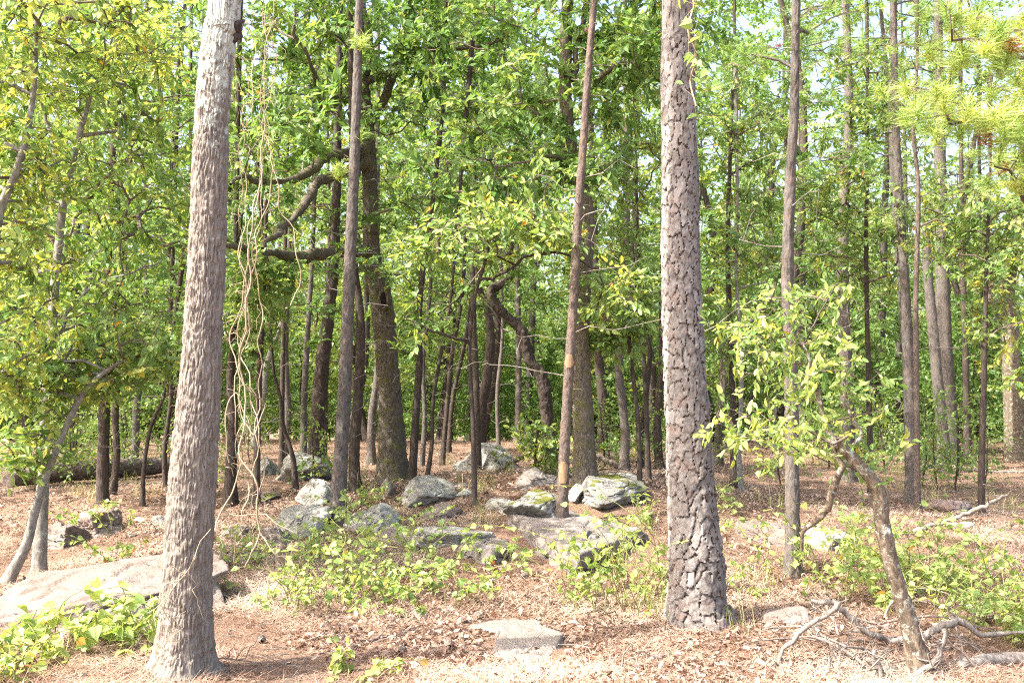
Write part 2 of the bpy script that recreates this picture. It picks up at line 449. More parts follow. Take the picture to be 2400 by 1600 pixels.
# ------------------------------------------------------------------ rocks
def cubesphere(n):
    t = np.tan(np.linspace(-math.pi / 4, math.pi / 4, n))
    a, b = np.meshgrid(t, t)
    o = np.ones_like(a)
    V, Fc = [], []
    for k, (q) in enumerate([(o, a, b), (-o, -a, b), (-a, o, b), (a, -o, b), (-b, a, o), (b, a, -o)]):
        V.append(np.stack(q, -1).reshape(-1, 3))
        i = (np.arange(n - 1)[:, None] * n + np.arange(n - 1)[None]).ravel() + k * n * n
        Fc.append(np.stack([i, i + 1, i + n + 1, i + n], -1))
    V = nrm(np.vstack(V)); Fc = np.vstack(Fc)
    _, first, inv = np.unique(np.round(V, 5), axis=0, return_index=True, return_inverse=True)
    return V[first], inv.reshape(-1)[Fc]
CS = {n: cubesphere(n) for n in (16, 26, 34, 44)}
ROCKS = []   # footprints, so that the litter mostly stays off them
def rock(name, label, c, dims, seed, mat, rot=0.0, tilt=(0, 0), planes=9, sharp=16, n=34, sink=0.25, group=None, rough=1.0, flat=None, crack=1.0):
    r = rng_(seed)
    d, fc = CS[n]
    nm = nrm(r.normal(size=(planes, 3)))
    of = r.uniform(0.5, 1.0, planes)
    if flat: nm = np.vstack([nm, nrm(np.array([[r.normal() * 0.08, r.normal() * 0.08, 1]]))]); of = np.append(of, flat)
    sharp = sharp * 4.0
    q = np.clip(d @ nm.T / of, 0, None)
    rad = (np.sum(q ** sharp, 1) + 1e-6) ** (-1 / sharp)
    rad = np.minimum(rad, 1.4)
    dims = np.asarray(dims) / 2
    p = d * rad[:, None]
    p = (p - (p.max(0) + p.min(0)) / 2) / ((p.max(0) - p.min(0)) / 2) * dims
    lowp = np.clip(-p[:, 2] / dims[2], 0, 1)
    p[:, :2] *= (1 + 0.45 * lowp)[:, None] * 0.92
    s = float(np.mean(dims))
    f = fbm(p / s * 2.2, seed, 2) - 0.5
    rg = 1 - np.abs(2 * fbm(p / s * np.array([1.6, 1.6, 3.4]), seed + 9, 3) - 1)
    st = np.floor(fbm(p / s * np.array([1.5, 1.5, 4.0]), seed + 3, 4) * 9) / 9 - 0.5
    p = p + d * (rough * s * (0.06 * f + 0.20 * st - crack * 0.12 * sstep(0.95, 1.0, rg)))[:, None]
    p = p + d * (rough * 0.045 * (fbm(p * 11, seed + 5, 4) - 0.5))[:, None]
    R = np.array((Matrix.Rotation(rot, 3, 'Z') @ Matrix.Rotation(tilt[0], 3, 'X') @ Matrix.Rotation(tilt[1], 3, 'Y')))
    p = p @ R.T
    c = np.asarray(c, float)
    p[:, 2] -= p[:, 2].min() + sink * (p[:, 2].max() - p[:, 2].min()) * 0.72
    base = c.copy()
    p[:, 2] -= sink * 0.0 + 0.04
    mb = MB(); mb.add(p + base, fc)
    o = mb.build(name, M[mat], origin=base)
    o.location = base
    ROCKS.append((base[0], base[1], dims[0], dims[1], rot))
    return tag(o, label, 'rock', group)
def rock_px(label, u0, u1, vb, hpx, depth, seed, mat, name='boulder', **kw):
    """a rock whose visible front foot runs from column u0 to u1 at row vb and stands hpx rows high"""
    g0 = G((u0 + u1) / 2, vb); y = g0[1]
    w = (u1 - u0) / F * y * 1.12; hh = hpx / F * y
    sink = kw.pop('sink', 0.42)
    c = on_ground(g0[0] * (y + depth / 2) / y, y + depth * 0.42)
    return rock(name, label, c, (w, depth, hh / (1 - sink * 0.72) * 0.9 if sink < 0.6 else hh * 1.6), seed, mat, sink=sink, **kw)

rock_px('big flat pale pinkish boulder behind the bright-sided oak trunk', -30, 556, 1462, 122, 1.6, 3, 'rock_pink', n=44, flat=0.62, sharp=20, planes=16, rot=-0.05, sink=0.3, rough=0.55, tilt=(0.12, -0.12))
rock_px('rounded pale green-grey boulder beside the slim dark pine foot', 698, 784, 1187, 62, 0.7, 5, 'rock', sharp=22, rot=0.2)
rock_px('dark-fronted blocky boulder with a pale top left of the slim pine', 648, 782, 1262, 76, 0.7, 9, 'rock', sharp=26, rot=-0.25, flat=0.7)
rock_px('dark round boulder below the blocky dark-fronted boulder', 610, 690, 1283, 52, 0.5, 12, 'rock_dark', sharp=10)
rock_px('wedge-shaped grey boulder at the foot of the hollow oak, cracked across', 806, 938, 1246, 86, 0.95, 15, 'rock', sharp=26, rot=0.5, tilt=(0.1, 0.3))
rock_px('small upright white stone standing by the hollow oak', 892, 930, 1168, 54, 0.35, 17, 'rock_pink', n=16, sharp=26, sink=0.15)
rock_px('broad cracked grey boulder right of the upright white stone', 950, 1072, 1190, 66, 0.9, 19, 'rock', sharp=24, tilt=(0.0, 0.2))
rock_px('low pale rounded rock in front of the broad cracked boulder', 972, 1088, 1222, 40, 0.7, 21, 'rock_pink', sharp=14)
rock_px('small dark ledge rock beside the broad cracked boulder', 1066, 1112, 1168, 26, 0.4, 23, 'rock', n=16)
rock_px('small low ledge stone with a dark top behind the cracked boulder', 1052, 1120, 1144, 16, 0.7, 22, 'rock_dark', n=16)
rock_px('white weathered low slab beside the vines', 872, 1000, 1272, 26, 0.6, 25, 'rock_pink', flat=0.5, rough=0.7)
rock_px('long low grey rock ridge running along the slope', 968, 1160, 1282, 40, 0.5, 27, 'rock', rot=0.22, flat=0.6, sharp=14, n=44)
rock_px('jagged grey rock with dark broken front above the ridge', 1140, 1236, 1206, 44, 0.6, 29, 'rock', sharp=26, tilt=(0, -0.2))
rock_px('mossy-topped low ledge left of the reddish slim pine', 1176, 1318, 1232, 58, 1.0, 31, 'rock_moss', flat=0.55, sharp=20, tilt=(0.1, -0.15))
rock_px('large flat boulder with thick yellow-green moss on top', 1356, 1516, 1196, 62, 1.3, 33, 'rock_moss', n=44, flat=0.62, sharp=24)
rock_px('squarish pale rock wedged beside the moss-topped boulder', 1318, 1372, 1180, 42, 0.7, 35, 'rock', sharp=26)
rock_px('wide dark sloping bedrock slab below the moss-topped boulder', 1150, 1540, 1350, 110, 2.8, 37, 'rock_dark', n=44, flat=0.4, sharp=10, sink=0.86, tilt=(0.05, 0.04), name='bedrock_slab')
rock_px('low bedrock slab half buried under the creeper leaves', 1040, 1200, 1330, 60, 1.3, 39, 'rock_dark', flat=0.45, sharp=10, sink=0.85, name='bedrock_slab')
rock_px('flat tan bedrock patch flush with the ground', 1140, 1330, 1556, 70, 0.95, 41, 'rock_tan', n=44, flat=0.35, sharp=8, sink=0.86, rough=0.35, name='bedrock_slab')
rock_px('grey sliver of bedrock showing through the needles', 1090, 1260, 1490, 50, 0.4, 42, 'rock_tan', flat=0.35, sharp=8, sink=0.86, rough=0.4, name='bedrock_slab')
rock_px('small reddish block lying beside the big pine foot', 1782, 1896, 1470, 54, 0.36, 43, 'rock_red', sharp=26, flat=0.75, rot=0.15, planes=8)
rock_px('pale flat stone between the big pine and the next pine', 1712, 1850, 1282, 60, 1.0, 45, 'rock_pink', flat=0.5, sink=0.75)
rock_px('low grey stone behind the second pine foot', 1860, 1990, 1292, 50, 0.8, 46, 'rock', flat=0.5, sink=0.75)
rock_px('reddish brown boulder with pale top on the right slope', 2150, 2262, 1206, 44, 0.9, 47, 'rock_red', sharp=18, flat=0.7)
rock_px('small grey lichened stone below the reddish brown boulder', 2205, 2268, 1240, 28, 0.45, 49, 'rock', n=16)
rock_px('big tilted grey boulder with a mossy shoulder under the trees', 1080, 1218, 1102, 76, 1.6, 51, 'rock_moss', n=44, sharp=26, tilt=(0.1, 0.28))
rock_px('low dark boulder behind the fallen dark branch', 1212, 1330, 1140, 46, 1.1, 53, 'rock_dark')
rock_px('green-grey boulder under the far thin trunks', 600, 664, 1114, 50, 0.8, 55, 'rock_moss')
rock_px('tall rough brown outcrop behind the mossy dark trunk', 652, 786, 1130, 86, 1.3, 57, 'rock', sharp=26, n=44)
rock_px('low mossy stone in the needles left of the vines', 585, 660, 1178, 24, 0.5, 59, 'rock_moss', n=16)
rock_px('pale square-cut block among the leaning saplings', 76, 208, 1288, 64, 0.6, 61, 'rock_pink', sharp=30, flat=0.8, planes=7, rot=0.3)
rock_px('dark ledge block behind the pale square-cut block', 196, 300, 1262, 70, 0.8, 63, 'rock_red', sharp=26, flat=0.8, planes=8)
rock_px('small grey stone by the thin dark saplings', 318, 356, 1222, 18, 0.35, 65, 'rock', n=16)
rock_px('mossy low stone against the oak trunk shadow', 364, 410, 1232, 32, 0.4, 67, 'rock_moss', n=16)
rock_px('half buried stone under the hanging vine ends', 520, 600, 1258, 30, 0.5, 69, 'rock_pink', sink=0.45, n=16)
rock_px('pale stone under the big oak behind the reddish pine', 1400, 1500, 1128, 22, 0.8, 71, 'rock', n=16)

# ------------------------------------------------------------------ trunks
def px_path(spec, y=None, lean=0.0):
    """spec: (u, v, width px) from the foot up -> positions and radii at the depth of the foot"""
    b = G(spec[0][0], spec[0][1]) if y is None else None
    y0 = b[1] if y is None else y
    out = []
    for k, (u, v, w) in enumerate(spec):
        yy = y0 + lean * k
        p = P(u, v, yy)
        out.append([*p, 0.47 * w / F * yy])
    return np.array(out), y0
def extend(path, htop, rtop=0.03):
    """carry the stem on above the frame to height htop"""
    z0 = path[-1, 2]
    if htop <= z0 + 0.3: return path
    d = nrm(path[-1, :3] - path[max(0, len(path) - 3), :3]); d = nrm(np.array([d[0] * 0.5, d[1] * 0.5, 1.0]))
    ex = []
    n = 4
    for k in range(1, n + 1):
        t = k / n
        p = path[-1, :3] + d / d[2] * (htop - z0) * t
        ex.append([*p, path[-1, 3] * (1 - t) + rtop * t])
    return np.vstack([path, ex])
def foot(path):
    """drop the first ring a little below the soil"""
    b = path[0].copy(); b[2] = float(ground_h(b[0], b[1])) - 0.12; b[3] *= 1.12
    return np.vstack([b, path]) if path[0, 2] - b[2] > 0.05 else np.vstack([[*b[:2], path[0, 2] - 0.15, b[3]], path])
def bark_disp(pts, rad, sides, seed, amp, kind, ds):
    th = np.linspace(0, 2 * math.pi, sides, endpoint=False)
    s = np.arange(len(pts)) * ds
    R = rad[:, None]
    q = np.stack([np.cos(th)[None] * R, np.sin(th)[None] * R, np.broadcast_to(s[:, None], (len(pts), sides))], -1)
    if kind == 'oak':
        w = fbm(q * np.array([9, 9, 5.0]), seed + 40, 2)
        n = fbm((q + 0.03 * w[..., None]) * np.array([80, 80, 13.0]), seed, 3)
        ridge = np.clip(np.abs(n - 0.5) * 7.0, 0, 1) ** 0.7
        brk = fbm(q * np.array([34, 34, 30.0]), seed + 3, 3)
        cut = sstep(0.40, 0.50, brk)
        return amp * (ridge * (0.45 + 0.55 * cut) * 2.6 - 1.2) + 0.05 * R * (fbm(q * np.array([5, 5, 2.5]), seed + 7, 2) - 0.5)
    n = fbm(q * np.array([30, 30, 13.0]), seed, 3)
    n2 = fbm(q * np.array([26, 26, 30.0]), seed + 2, 2)
    return amp * (1.5 * sstep(0.0, 0.07, np.abs(n - 0.5)) * (0.55 + 0.9 * n2) - 0.9) + 0.10 * R * (fbm(q * np.array([6, 6, 3.0]), seed + 7, 2) - 0.5)

# ------------------------------------------------------------------ branching
def grow(stem, targets, seed, step=0.22, wig=0.05, rise=0.4, rt=0.0035, pw=0.44, from_z=None):
    """connect each target point to the nearest stem or branch; returns paths, end points, end directions.
    stem: (n,4) dense positions and radii"""
    r = rng_(seed)
    m = np.ones(len(stem), bool) if from_z is None else stem[:, 2] > from_z
    S = stem[m]
    cap = len(S) + len(targets) * 40
    Pn = np.zeros((cap, 3)); par = np.full(cap, -1); n = len(S)
    Pn[:n] = S[:, :3]
    d0 = np.min(np.linalg.norm(targets[:, None, :2] - S[None, ::6, :2], axis=-1), 1)
    order = np.argsort(d0 + r.uniform(0, 0.25, len(d0)))
    paths = []
    for k in order:
        t = targets[k]
        dl = t - Pn[:n]
        hh = np.hypot(dl[:, 0], dl[:, 1])
        cost = hh + 1.1 * np.abs(dl[:, 2] - rise * hh)
        j = int(np.argmin(cost))
        a = Pn[j]
        L = np.linalg.norm(t - a)
        if L < 0.05: continue
        c = max(2, min(36, int(L / step) + 1))
        tt = np.linspace(0, 1, c + 1)[1:, None]
        out = t - a
        mid = a + out * 0.5 + np.array([0, 0, 0.12 * L]) + r.normal(size=3) * 0.10 * L
        q = (1 - tt) ** 2 * a + 2 * tt * (1 - tt) * mid + tt ** 2 * t
        q[:-1] += r.normal(size=(c - 1, 3)) * wig * min(1, L)
        ids = np.arange(n, n + c)
        Pn[ids] = q
        par[ids[0]] = j; par[ids[1:]] = ids[:-1]
        paths.append((j, ids))
        n += c
    w = np.zeros(n)
    for j, ids in paths: w[ids[-1]] += 1
    for i in range(n - 1, len(S) - 1, -1):
        if par[i] >= 0: w[par[i]] += w[i]
    res, ends, dirs = [], [], []
    for j, ids in paths:
        rad = rt * np.maximum(w[ids], 1) ** pw
        if j < len(S): r0 = min(rad[0] * 1.3, S[j, 3] * 0.8); rad = np.minimum(rad, r0)
        else: r0 = rad[0]
        pts = np.vstack([Pn[j], Pn[ids]])
        res.append((pts, np.append(r0, rad), j < len(S), w[ids[0]]))
        ends.append(pts[-1]); dirs.append(pts[-1] - pts[-2])
    return res, np.array(ends), np.array(dirs)
def blob_pts(blobs, r):
    out = []
    for (c, rad, n) in blobs:
        d = nrm(r.normal(size=(n, 3))) * (r.uniform(0, 1, (n, 1)) ** 0.42)
        out.append(np.asarray(c) + d * np.asarray(rad))
    return np.vstack(out)
def crown_pts(ax, z0, z1, R, n, r, shape='oak'):
    """targets round a stem axis ax (n,4)"""
    z = r.uniform(z0, z1, n)
    t = (z - z0) / max(z1 - z0, 1e-3)
    pr = np.sin(np.clip(t * 0.85 + 0.15, 0, 1) * math.pi) ** 0.6 if shape == 'oak' else np.clip(1.05 - t, 0.08, 1) ** 0.8
    rr = R * pr * np.sqrt(r.uniform(0.05, 1, n)); a = r.uniform(0, 2 * math.pi, n)
    x = np.interp(z, ax[:, 2], ax[:, 0]); y = np.interp(z, ax[:, 2], ax[:, 1])
    return np.stack([x + rr * np.cos(a), y + rr * np.sin(a), z], -1)
def rotz(d, a):
    c, s = np.cos(a), np.sin(a)
    return np.stack([d[:, 0] * c - d[:, 1] * s, d[:, 0] * s + d[:, 1] * c, d[:, 2]], -1)
def sprays(ends, dirs, r, size, twigs=5, per=5, L=(0.14, 0.34), tint=0.4, var=0.13, aspect=0.5, flat=0.55):
    """leafy side twigs round each branch end -> twig segments and leaf arrays"""
    n = len(ends)
    dh = nrm(dirs * np.array([1, 1, 0.5]) + r.normal(size=(n, 3)) * 0.12)
    E = np.repeat(ends, twigs, 0); D = np.repeat(dh, twigs, 0)
    clump = np.repeat(r.normal(0, var * 0.8, n), twigs)
    k = len(E)
    ang = r.uniform(-1.25, 1.25, k); ang[::twigs] *= 0.2
    back = r.uniform(0, 0.30, k)[:, None]
    A = E - D * back * (L[1] / 0.34)
    td = rotz(D, ang); td = nrm(td + np.stack([0 * ang, 0 * ang, r.normal(0.02, 0.28, k)], -1))
    ln = r.uniform(L[0], L[1], k)
    B = A + td * ln[:, None]; B[:, 2] -= 0.12 * ln
    f = np.tile(np.linspace(0.25, 1.0, per), k) + r.uniform(-0.06, 0.06, k * per)
    A2, B2, T2 = (np.repeat(q, per, 0) for q in (A, B, td))
    pos = A2 + (B2 - A2) * f[:, None]
    side = np.tile(np.where(np.arange(per) % 2, 1.0, -1.0), k) * r.uniform(0.5, 1.2, k * per)
    side[per - 1::per] *= 0.2
    ld = rotz(T2, side); ld = nrm(ld + np.stack([0 * side, 0 * side, r.normal(-0.22, 0.35, k * per)], -1))
    nm = np.array([-0.22, -0.40, 0.95]) + r.normal(size=(k * per, 3)) * flat * 1.15
    sz = size * r.uniform(0.65, 1.2, k * per)
    rnd = np.clip(tint + np.repeat(clump, per) + r.normal(0, var, k * per), 0, 0.87)
    rnd = np.where(r.uniform(size=k * per) < 0.004, 1.0, rnd)
    return (A, B), (pos, ld, nm, sz, sz * aspect * r.uniform(0.85, 1.2, k * per), rnd)
def tufts(ends, dirs, r, length=0.15, per=46, width=0.0028, tint=0.5, var=0.12, brown=0.02):
    n = len(ends)
    D = nrm(dirs + np.array([0, 0, 0.25]))
    ref = nrm(np.cross(D, np.array([[0.3, 0.2, 1.0]])))
    e2 = np.cross(D, ref)
    k = n * per
    a = r.uniform(0, 2 * math.pi, k); c = np.arccos(r.uniform(-0.15, 0.97, k)) * 0.9
    Dr, E1, E2 = (np.repeat(q, per, 0) for q in (D, ref, e2))
    nd = nrm(Dr * np.cos(c)[:, None] + (E1 * np.cos(a)[:, None] + E2 * np.sin(a)[:, None]) * np.sin(c)[:, None] + np.array([0, 0, -0.10]))
    pos = np.repeat(ends, per, 0) - Dr * r.uniform(0, 0.11, (k, 1))
    ln = length * r.uniform(0.7, 1.15, k)
    sd = nrm(np.cross(nd, r.normal(size=(k, 3)))) * width
    tip = pos + nd * ln[:, None]; tip[:, 2] -= 0.10 * ln
    V = np.stack([pos - sd, pos + sd, tip], 1).reshape(-1, 3)
    tn = np.where(r.uniform(size=n) < brown, 1.0, np.clip(tint + r.normal(0, var, n), 0, 0.97))
    rnd = np.where(np.repeat(tn, per) > 0.99, 1.0, np.clip(np.repeat(tn, per) + r.normal(0, 0.07, k), 0, 0.97))
    return V, np.arange(k * 3).reshape(-1, 3), rnd

def add_paths(mb, paths, mat, big=6, small=3, min_r=0.0):
    for pts, rad, on, w in paths:
        s = big if rad[0] > 0.02 else (4 if rad[0] > 0.008 else small)
        add_tube(mb, pts, np.maximum(rad, min_r), s, mat)

def tree(name, label, cat, spec, y=None, htop=13, bark='bark_slim', sides=18, ds=0.07, amp=0.006, bk='pine', seed=1,
         limbs=(), crown=None, dead=None, group=None, lean=0.0, flare=True, limb_parts=8):
    """a tree with its own traced stem. limbs: traced boughs; crown: dict(kind, pts, ...); dead: (z0, z1, R, n) bare twigs"""
    path, y0 = px_path(spec, y, lean)
    path = extend(path, htop)
    path = foot(path)
    dense = catmull(path, ds)
    dense[:, 3] = np.maximum(dense[:, 3], 0.006)
    base = np.array([path[0, 0], path[0, 1], float(ground_h(path[0, 0], path[0, 1]))])
    root = thing(name, base, label, cat, group)
    rad = dense[:, 3].copy()
    if flare: rad *= 1 + 0.18 * np.exp(-np.maximum(dense[:, 2] - base[2], 0) / 0.12)
    mb = MB()
    tl = np.linspace(0, 2 * math.pi, sides, endpoint=False)
    lobe = 0.5 * rad[:, None] * np.exp(-np.maximum(dense[:, 2] - base[2], 0) / 0.17)[:, None] * (fbm(np.stack([np.cos(tl) * 2.2, np.sin(tl) * 2.2, 0 * tl + seed], -1), 71, 2) - 0.45)[None] if flare else 0
    add_tube(mb, dense[:, :3], rad, sides, disp=bark_disp(dense[:, :3], rad, sides, seed, amp, bk, ds) + lobe)
    trunk = mb.build('trunk', M[bark], root, base)
    stem = dense.copy()
    r = rng_(seed + 500)
    allstem = [stem]
    for lb in limbs:
        yl = lb.get('y', y0)
        n = len(lb['px'])
        pts = []
        for k, (u, v, w) in enumerate(lb['px']):
            yy = yl + lb.get('dy', 0.0) * k / max(1, n - 1)
            pts.append([*P(u, v, yy), 0.5 * w / F * yy])
        q = catmull(np.array(pts), 0.07)
        rl = rng_(seed + 60 + n)
        tq = np.arange(len(q)) * 0.07
        q[:, 3] = np.maximum(q[:, 3] * (0.72 + 0.5 * noise3(np.stack([tq * 3.1, 0 * tq + seed, 0 * tq], -1), 21)), 0.004)
        q[2:-1, :3] += (noise3(np.stack([tq[2:-1, None] * 2.6 + np.array([[0, 7, 13]]), 0 * tq[2:-1, None] + np.array([[seed] * 3]), 0 * tq[2:-1, None] + np.zeros((1, 3))], -1), 22) - 0.5) * 0.13 + rl.normal(size=(len(q) - 3, 3)) * 0.006
        mb = MB()
        add_tube(mb, q[:, :3], q[:, 3], 10, disp=bark_disp(q[:, :3], q[:, 3], 10, seed + 60, amp * 0.6, 'pine', 0.07))
        mb.build('limb', M[lb.get('bark', bark)], root, base)
        if not lb.get('bare'): allstem.append(q)
    stem = np.vstack(allstem)
    if crown:
        for cr in (crown if isinstance(crown, list) else [crown]):
            T = cr['pts'](stem if cr.get('stem') else dense, r, y0) if callable(cr['pts']) else cr['pts']
            pth, en, di = grow(stem[::2], T, seed + 7, wig=cr.get('wig', 0.05), rise=cr.get('rise', 0.4), rt=cr.get('rt', 0.0042), from_z=cr.get('from_z'), pw=cr.get('pw', 0.44))
            cm = MB()
            big = sorted([p for p in pth if p[2]], key=lambda p: -p[1][0])[:limb_parts]
            ids = {id(p) for p in big}
            for p in big:
                lm = MB(); add_tube(lm, p[0], p[1], 7); lm.build('limb', M[cr.get('bark', bark)], root, base)
            add_paths(cm, [p for p in pth if id(p) not in ids], 1)
            if cr['kind'] == 'broad':
                (A, B), lf = sprays(en, di, r, cr.get('size', 0.09), cr.get('twigs', 5), cr.get('per', 5), cr.get('L', (0.14, 0.34)), cr.get('tint', 0.4), cr.get('var', 0.13), cr.get('aspect', 0.5), cr.get('flat', 0.55))
                add_prisms(cm, A, B, 0.003, 0.0015, 1)
                add_leaves(cm, cr.get('leaf', 'rhomb'), *lf[:5], lf[5], 0)
                cm.build('crown', [M[cr.get('mat', 'leaf')], M['twig']], root, base, smooth=False)
            else:
                v, f, rd = tufts(en, di, r, cr.get('length', 0.15), cr.get('per', 46), cr.get('width', 0.0028), cr.get('tint', 0.45), cr.get('var', 0.12), cr.get('brown', 0.02))
                cm.add(v, f, 0, rd)
                cm.build('crown', [M['needle'], M['twig']], root, base, smooth=False)
    if dead:
        z0, z1, R, n = dead[:4]
        T = crown_pts(dense, z0, z1, R, n, r, 'col')
        T[:, :2] = T[:, :2]
        pth, en, di = grow(dense[::2], T, seed + 19, wig=0.06, rise=0.15, rt=0.003, pw=0.4)
        cm = MB(); add_paths(cm, pth, 0, min_r=0.0022)
        o = cm.build('dead_branch', M['dead_wood'] if len(dead) < 5 else M[dead[4]], root, base)
        if o: o['kind'] = 'stuff'
    return root, dense, y0, base

def auto(z0, z1, R, n, shape='oak'):
    return lambda ax, r, y: crown_pts(ax, z0, z1, R, n, r, shape)
def pxb(*bl):
    """crown targets from image regions: (u, v, dy, ru, rv, ry, n)"""
    def f(ax, r, y):
        return blob_pts([(P(u, v, y + dy), (ru / F * (y + dy), ry, rv / F * (y + dy)), n) for (u, v, dy, ru, rv, ry, n) in bl], r)
    return f

exec_order = []
# ---- the big pine with plated bark: every plate in view is its own piece
def big_pine():
    spec = [(1640, 1462, 152), (1634, 1440, 146), (1632, 1400, 138), (1633, 1330, 132), (1620, 1150, 112), (1614, 1020, 106), (1604, 850, 98), (1598, 700, 94),
            (1594, 550, 90), (1594, 400, 87), (1590, 250, 82), (1588, 100, 78), (1588, 0, 74)]
    path, y0 = px_path(spec)
    path = foot(extend(path, 15.0, 0.06))
    ds, sides = 0.0095, 150
    top = path[:, 2] < 6.2
    dense = catmull(path, ds)
    low = dense[dense[:, 2] < 5.6]; high = dense[dense[:, 2] >= 5.55][::13]
    base = np.array([path[1, 0], path[1, 1], float(ground_h(path[1, 0], path[1, 1]))])
    root = thing('pine_tree', base, 'thick straight pine trunk covered in grey plated bark', 'tree')
    n = len(low)
    s = np.arange(n) * ds
    th = np.linspace(0, 1, sides, endpoint=False)
    ncol, rh = 16, 0.098
    # warped brick-like Voronoi over (around, up)
    r = rng_(77)
    jit = r.uniform(-0.5, 0.5, (600, ncol, 2))
    Rm = low[:, 3][:, None]
    qn = np.stack([np.cos(2 * math.pi * th)[None] * 0.2 + 0 * s[:, None], np.sin(2 * math.pi * th)[None] * 0.2 + 0 * s[:, None], s[:, None] + 0 * th[None]], -1)
    wz = (fbm(qn * np.array([16, 16, 16.0]), 5, 4) - 0.5) * 0.06
    wt = (fbm(qn * np.array([16, 16, 12.0]), 8, 4) - 0.5) * 0.045
    a = (th[None] + wt) * ncol
    b = (s[:, None] + wz) / rh
    ia, ib = np.floor(a).astype(int), np.floor(b).astype(int)
    horiz = np.zeros(a.shape); h1 = np.zeros(a.shape); F1 = np.full(a.shape, 9.0); F2 = np.full(a.shape, 9.0); idc = np.zeros(a.shape, int); id2 = np.zeros(a.shape, int); dyc = np.zeros(a.shape)
    for dj in (-1, 0, 1):
        for di in (-1, 0, 1):
            cb = ib + dj; ca = ia + di
            off = (cb % 2) * 0.5
            J = jit[cb % 600, ca % ncol]
            dx = (ca + 0.5 + off + J[..., 0] * 0.9 - 0.25 - a) * 1.15; dy = cb + 0.5 + J[..., 1] - b
            d = np.maximum(np.abs(dx), np.abs(dy) * 0.95) * 0.55 + 0.45 * np.hypot(dx, dy)
            cid = (cb % 600) * ncol + ca % ncol
            closer = d < F1
            hz = np.abs(dx) / (np.abs(dx) + np.abs(dy) + 1e-6)
            horiz = np.where(closer, h1, np.where(d < F2, hz, horiz)); h1 = np.where(closer, hz, h1)
            F2o = F2
            F2 = np.where(closer, F1, np.minimum(F2, d))
            id2 = np.where(closer, idc, np.where(d < F2o, cid, id2)); idc = np.where(closer, cid, idc); dyc = np.where(closer, dy, dyc); F1 = np.where(closer, d, F1)
    def grp(c):
        row, colm = c // ncol, c % ncol
        one = _hash(row // 2, colm, colm * 0, 31) < 0.38
        two = _hash(row, colm // 2, colm * 0, 33) < 0.30
        return np.where(one, 100000 + (row // 2) * ncol + colm, np.where(two, 300000 + row * ncol + colm // 2, c))
    same = grp(idc) == grp(id2)
    edge = np.where(same, 1.0, sstep(0.0, 0.065, F2 - F1))
    dyc = dyc * np.where(same, 0.4, 1.0)
    idc = grp(idc)
    rc = _hash(idc, idc * 7 + 3, idc * 0, 4); rc2 = _hash(idc, idc * 5 + 1, idc * 0, 9)
    fine = fbm(qn * np.array([60, 60, 80.0]), 15, 3) - 0.5
    lay = np.floor(fbm(qn * np.array([22, 22, 26.0]), 25, 3) * 7) / 7 - 0.5
    disp = edge * (0.004 + 0.009 * rc + 0.007 * dyc + 0.016 * lay) + 0.006 * fine - (0.006 + 0.017 * sstep(0.35, 0.65, horiz)) * (1 - edge)
    disp = disp * np.clip(Rm / 0.15, 0.7, 1.2)
    flare = 0.10 * np.exp(-np.maximum(low[:, 2] - base[2], 0) / 0.12)[:, None] * (1 + 0.8 * np.sin(2 * math.pi * th * 5 + 1)[None])
    V = tube_v(low[:, :3], low[:, 3], sides, disp + Rm * flare)
    Fq = tube_f(n, sides)
    fid = idc[:-1].ravel(); fe = edge[:-1].ravel(); frc = rc2[:-1].ravel()
    Vf = V.reshape(-1, 3)
    cen = Vf[Fq].mean(1)
    tan = nrm(Vf[Fq[:, 1]] - Vf[Fq[:, 0]]); nn = np.cross(tan, nrm(Vf[Fq[:, 3]] - Vf[Fq[:, 0]]))
    toward = np.sum(nrm(np.array([0, 0, CZ]) - cen) * nn, -1)
    toward = toward if np.mean(toward[np.argsort(cen[:, 1])[:200]]) > 0 else -toward
    plate = fe > 0.35
    ids, inv = np.unique(fid, return_inverse=True)
    score = np.bincount(inv, weights=np.where(plate, np.clip(toward, 0, 1), 0) * (cen[:, 2] < 4.6))
    best = set(ids[np.argsort(-score)[:300]].tolist())
    isbest = np.isin(fid, list(best)) & plate
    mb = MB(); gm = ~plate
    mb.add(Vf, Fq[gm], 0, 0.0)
    q = catmull(high[:, :4][::4], 0.12) if len(high) > 8 else high
    add_tube(mb, q[:, :3], q[:, 3] * 1.02, 20, 0, 0.5, disp=bark_disp(q[:, :3], q[:, 3], 20, 4, 0.008, 'pine', 0.12))
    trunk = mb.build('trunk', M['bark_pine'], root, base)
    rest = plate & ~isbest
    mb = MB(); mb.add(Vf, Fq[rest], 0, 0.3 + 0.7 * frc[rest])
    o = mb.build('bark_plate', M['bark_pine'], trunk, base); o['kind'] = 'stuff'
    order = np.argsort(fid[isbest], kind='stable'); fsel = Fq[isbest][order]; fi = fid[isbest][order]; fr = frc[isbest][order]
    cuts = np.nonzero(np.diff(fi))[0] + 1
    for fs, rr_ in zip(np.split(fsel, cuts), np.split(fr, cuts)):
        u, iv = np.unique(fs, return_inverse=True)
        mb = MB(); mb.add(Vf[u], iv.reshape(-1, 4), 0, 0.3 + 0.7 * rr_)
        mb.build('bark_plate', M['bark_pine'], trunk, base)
    ax = dense[::8]
    rr = rng_(3)
    T = crown_pts(ax, 8.0, 15.0, 2.8, 110, rr, 'pine')
    pth, en, di = grow(ax, T, 5, rise=0.1)
    cm = MB(); add_paths(cm, pth, 1)
    v, f, rd = tufts(en, di, rr, 0.2, 40, 0.004); cm.add(v, f, 0, rd)
    cm.build('crown', [M['needle'], M['twig']], root, base, smooth=False)
    return base
big_pine_base = big_pine()

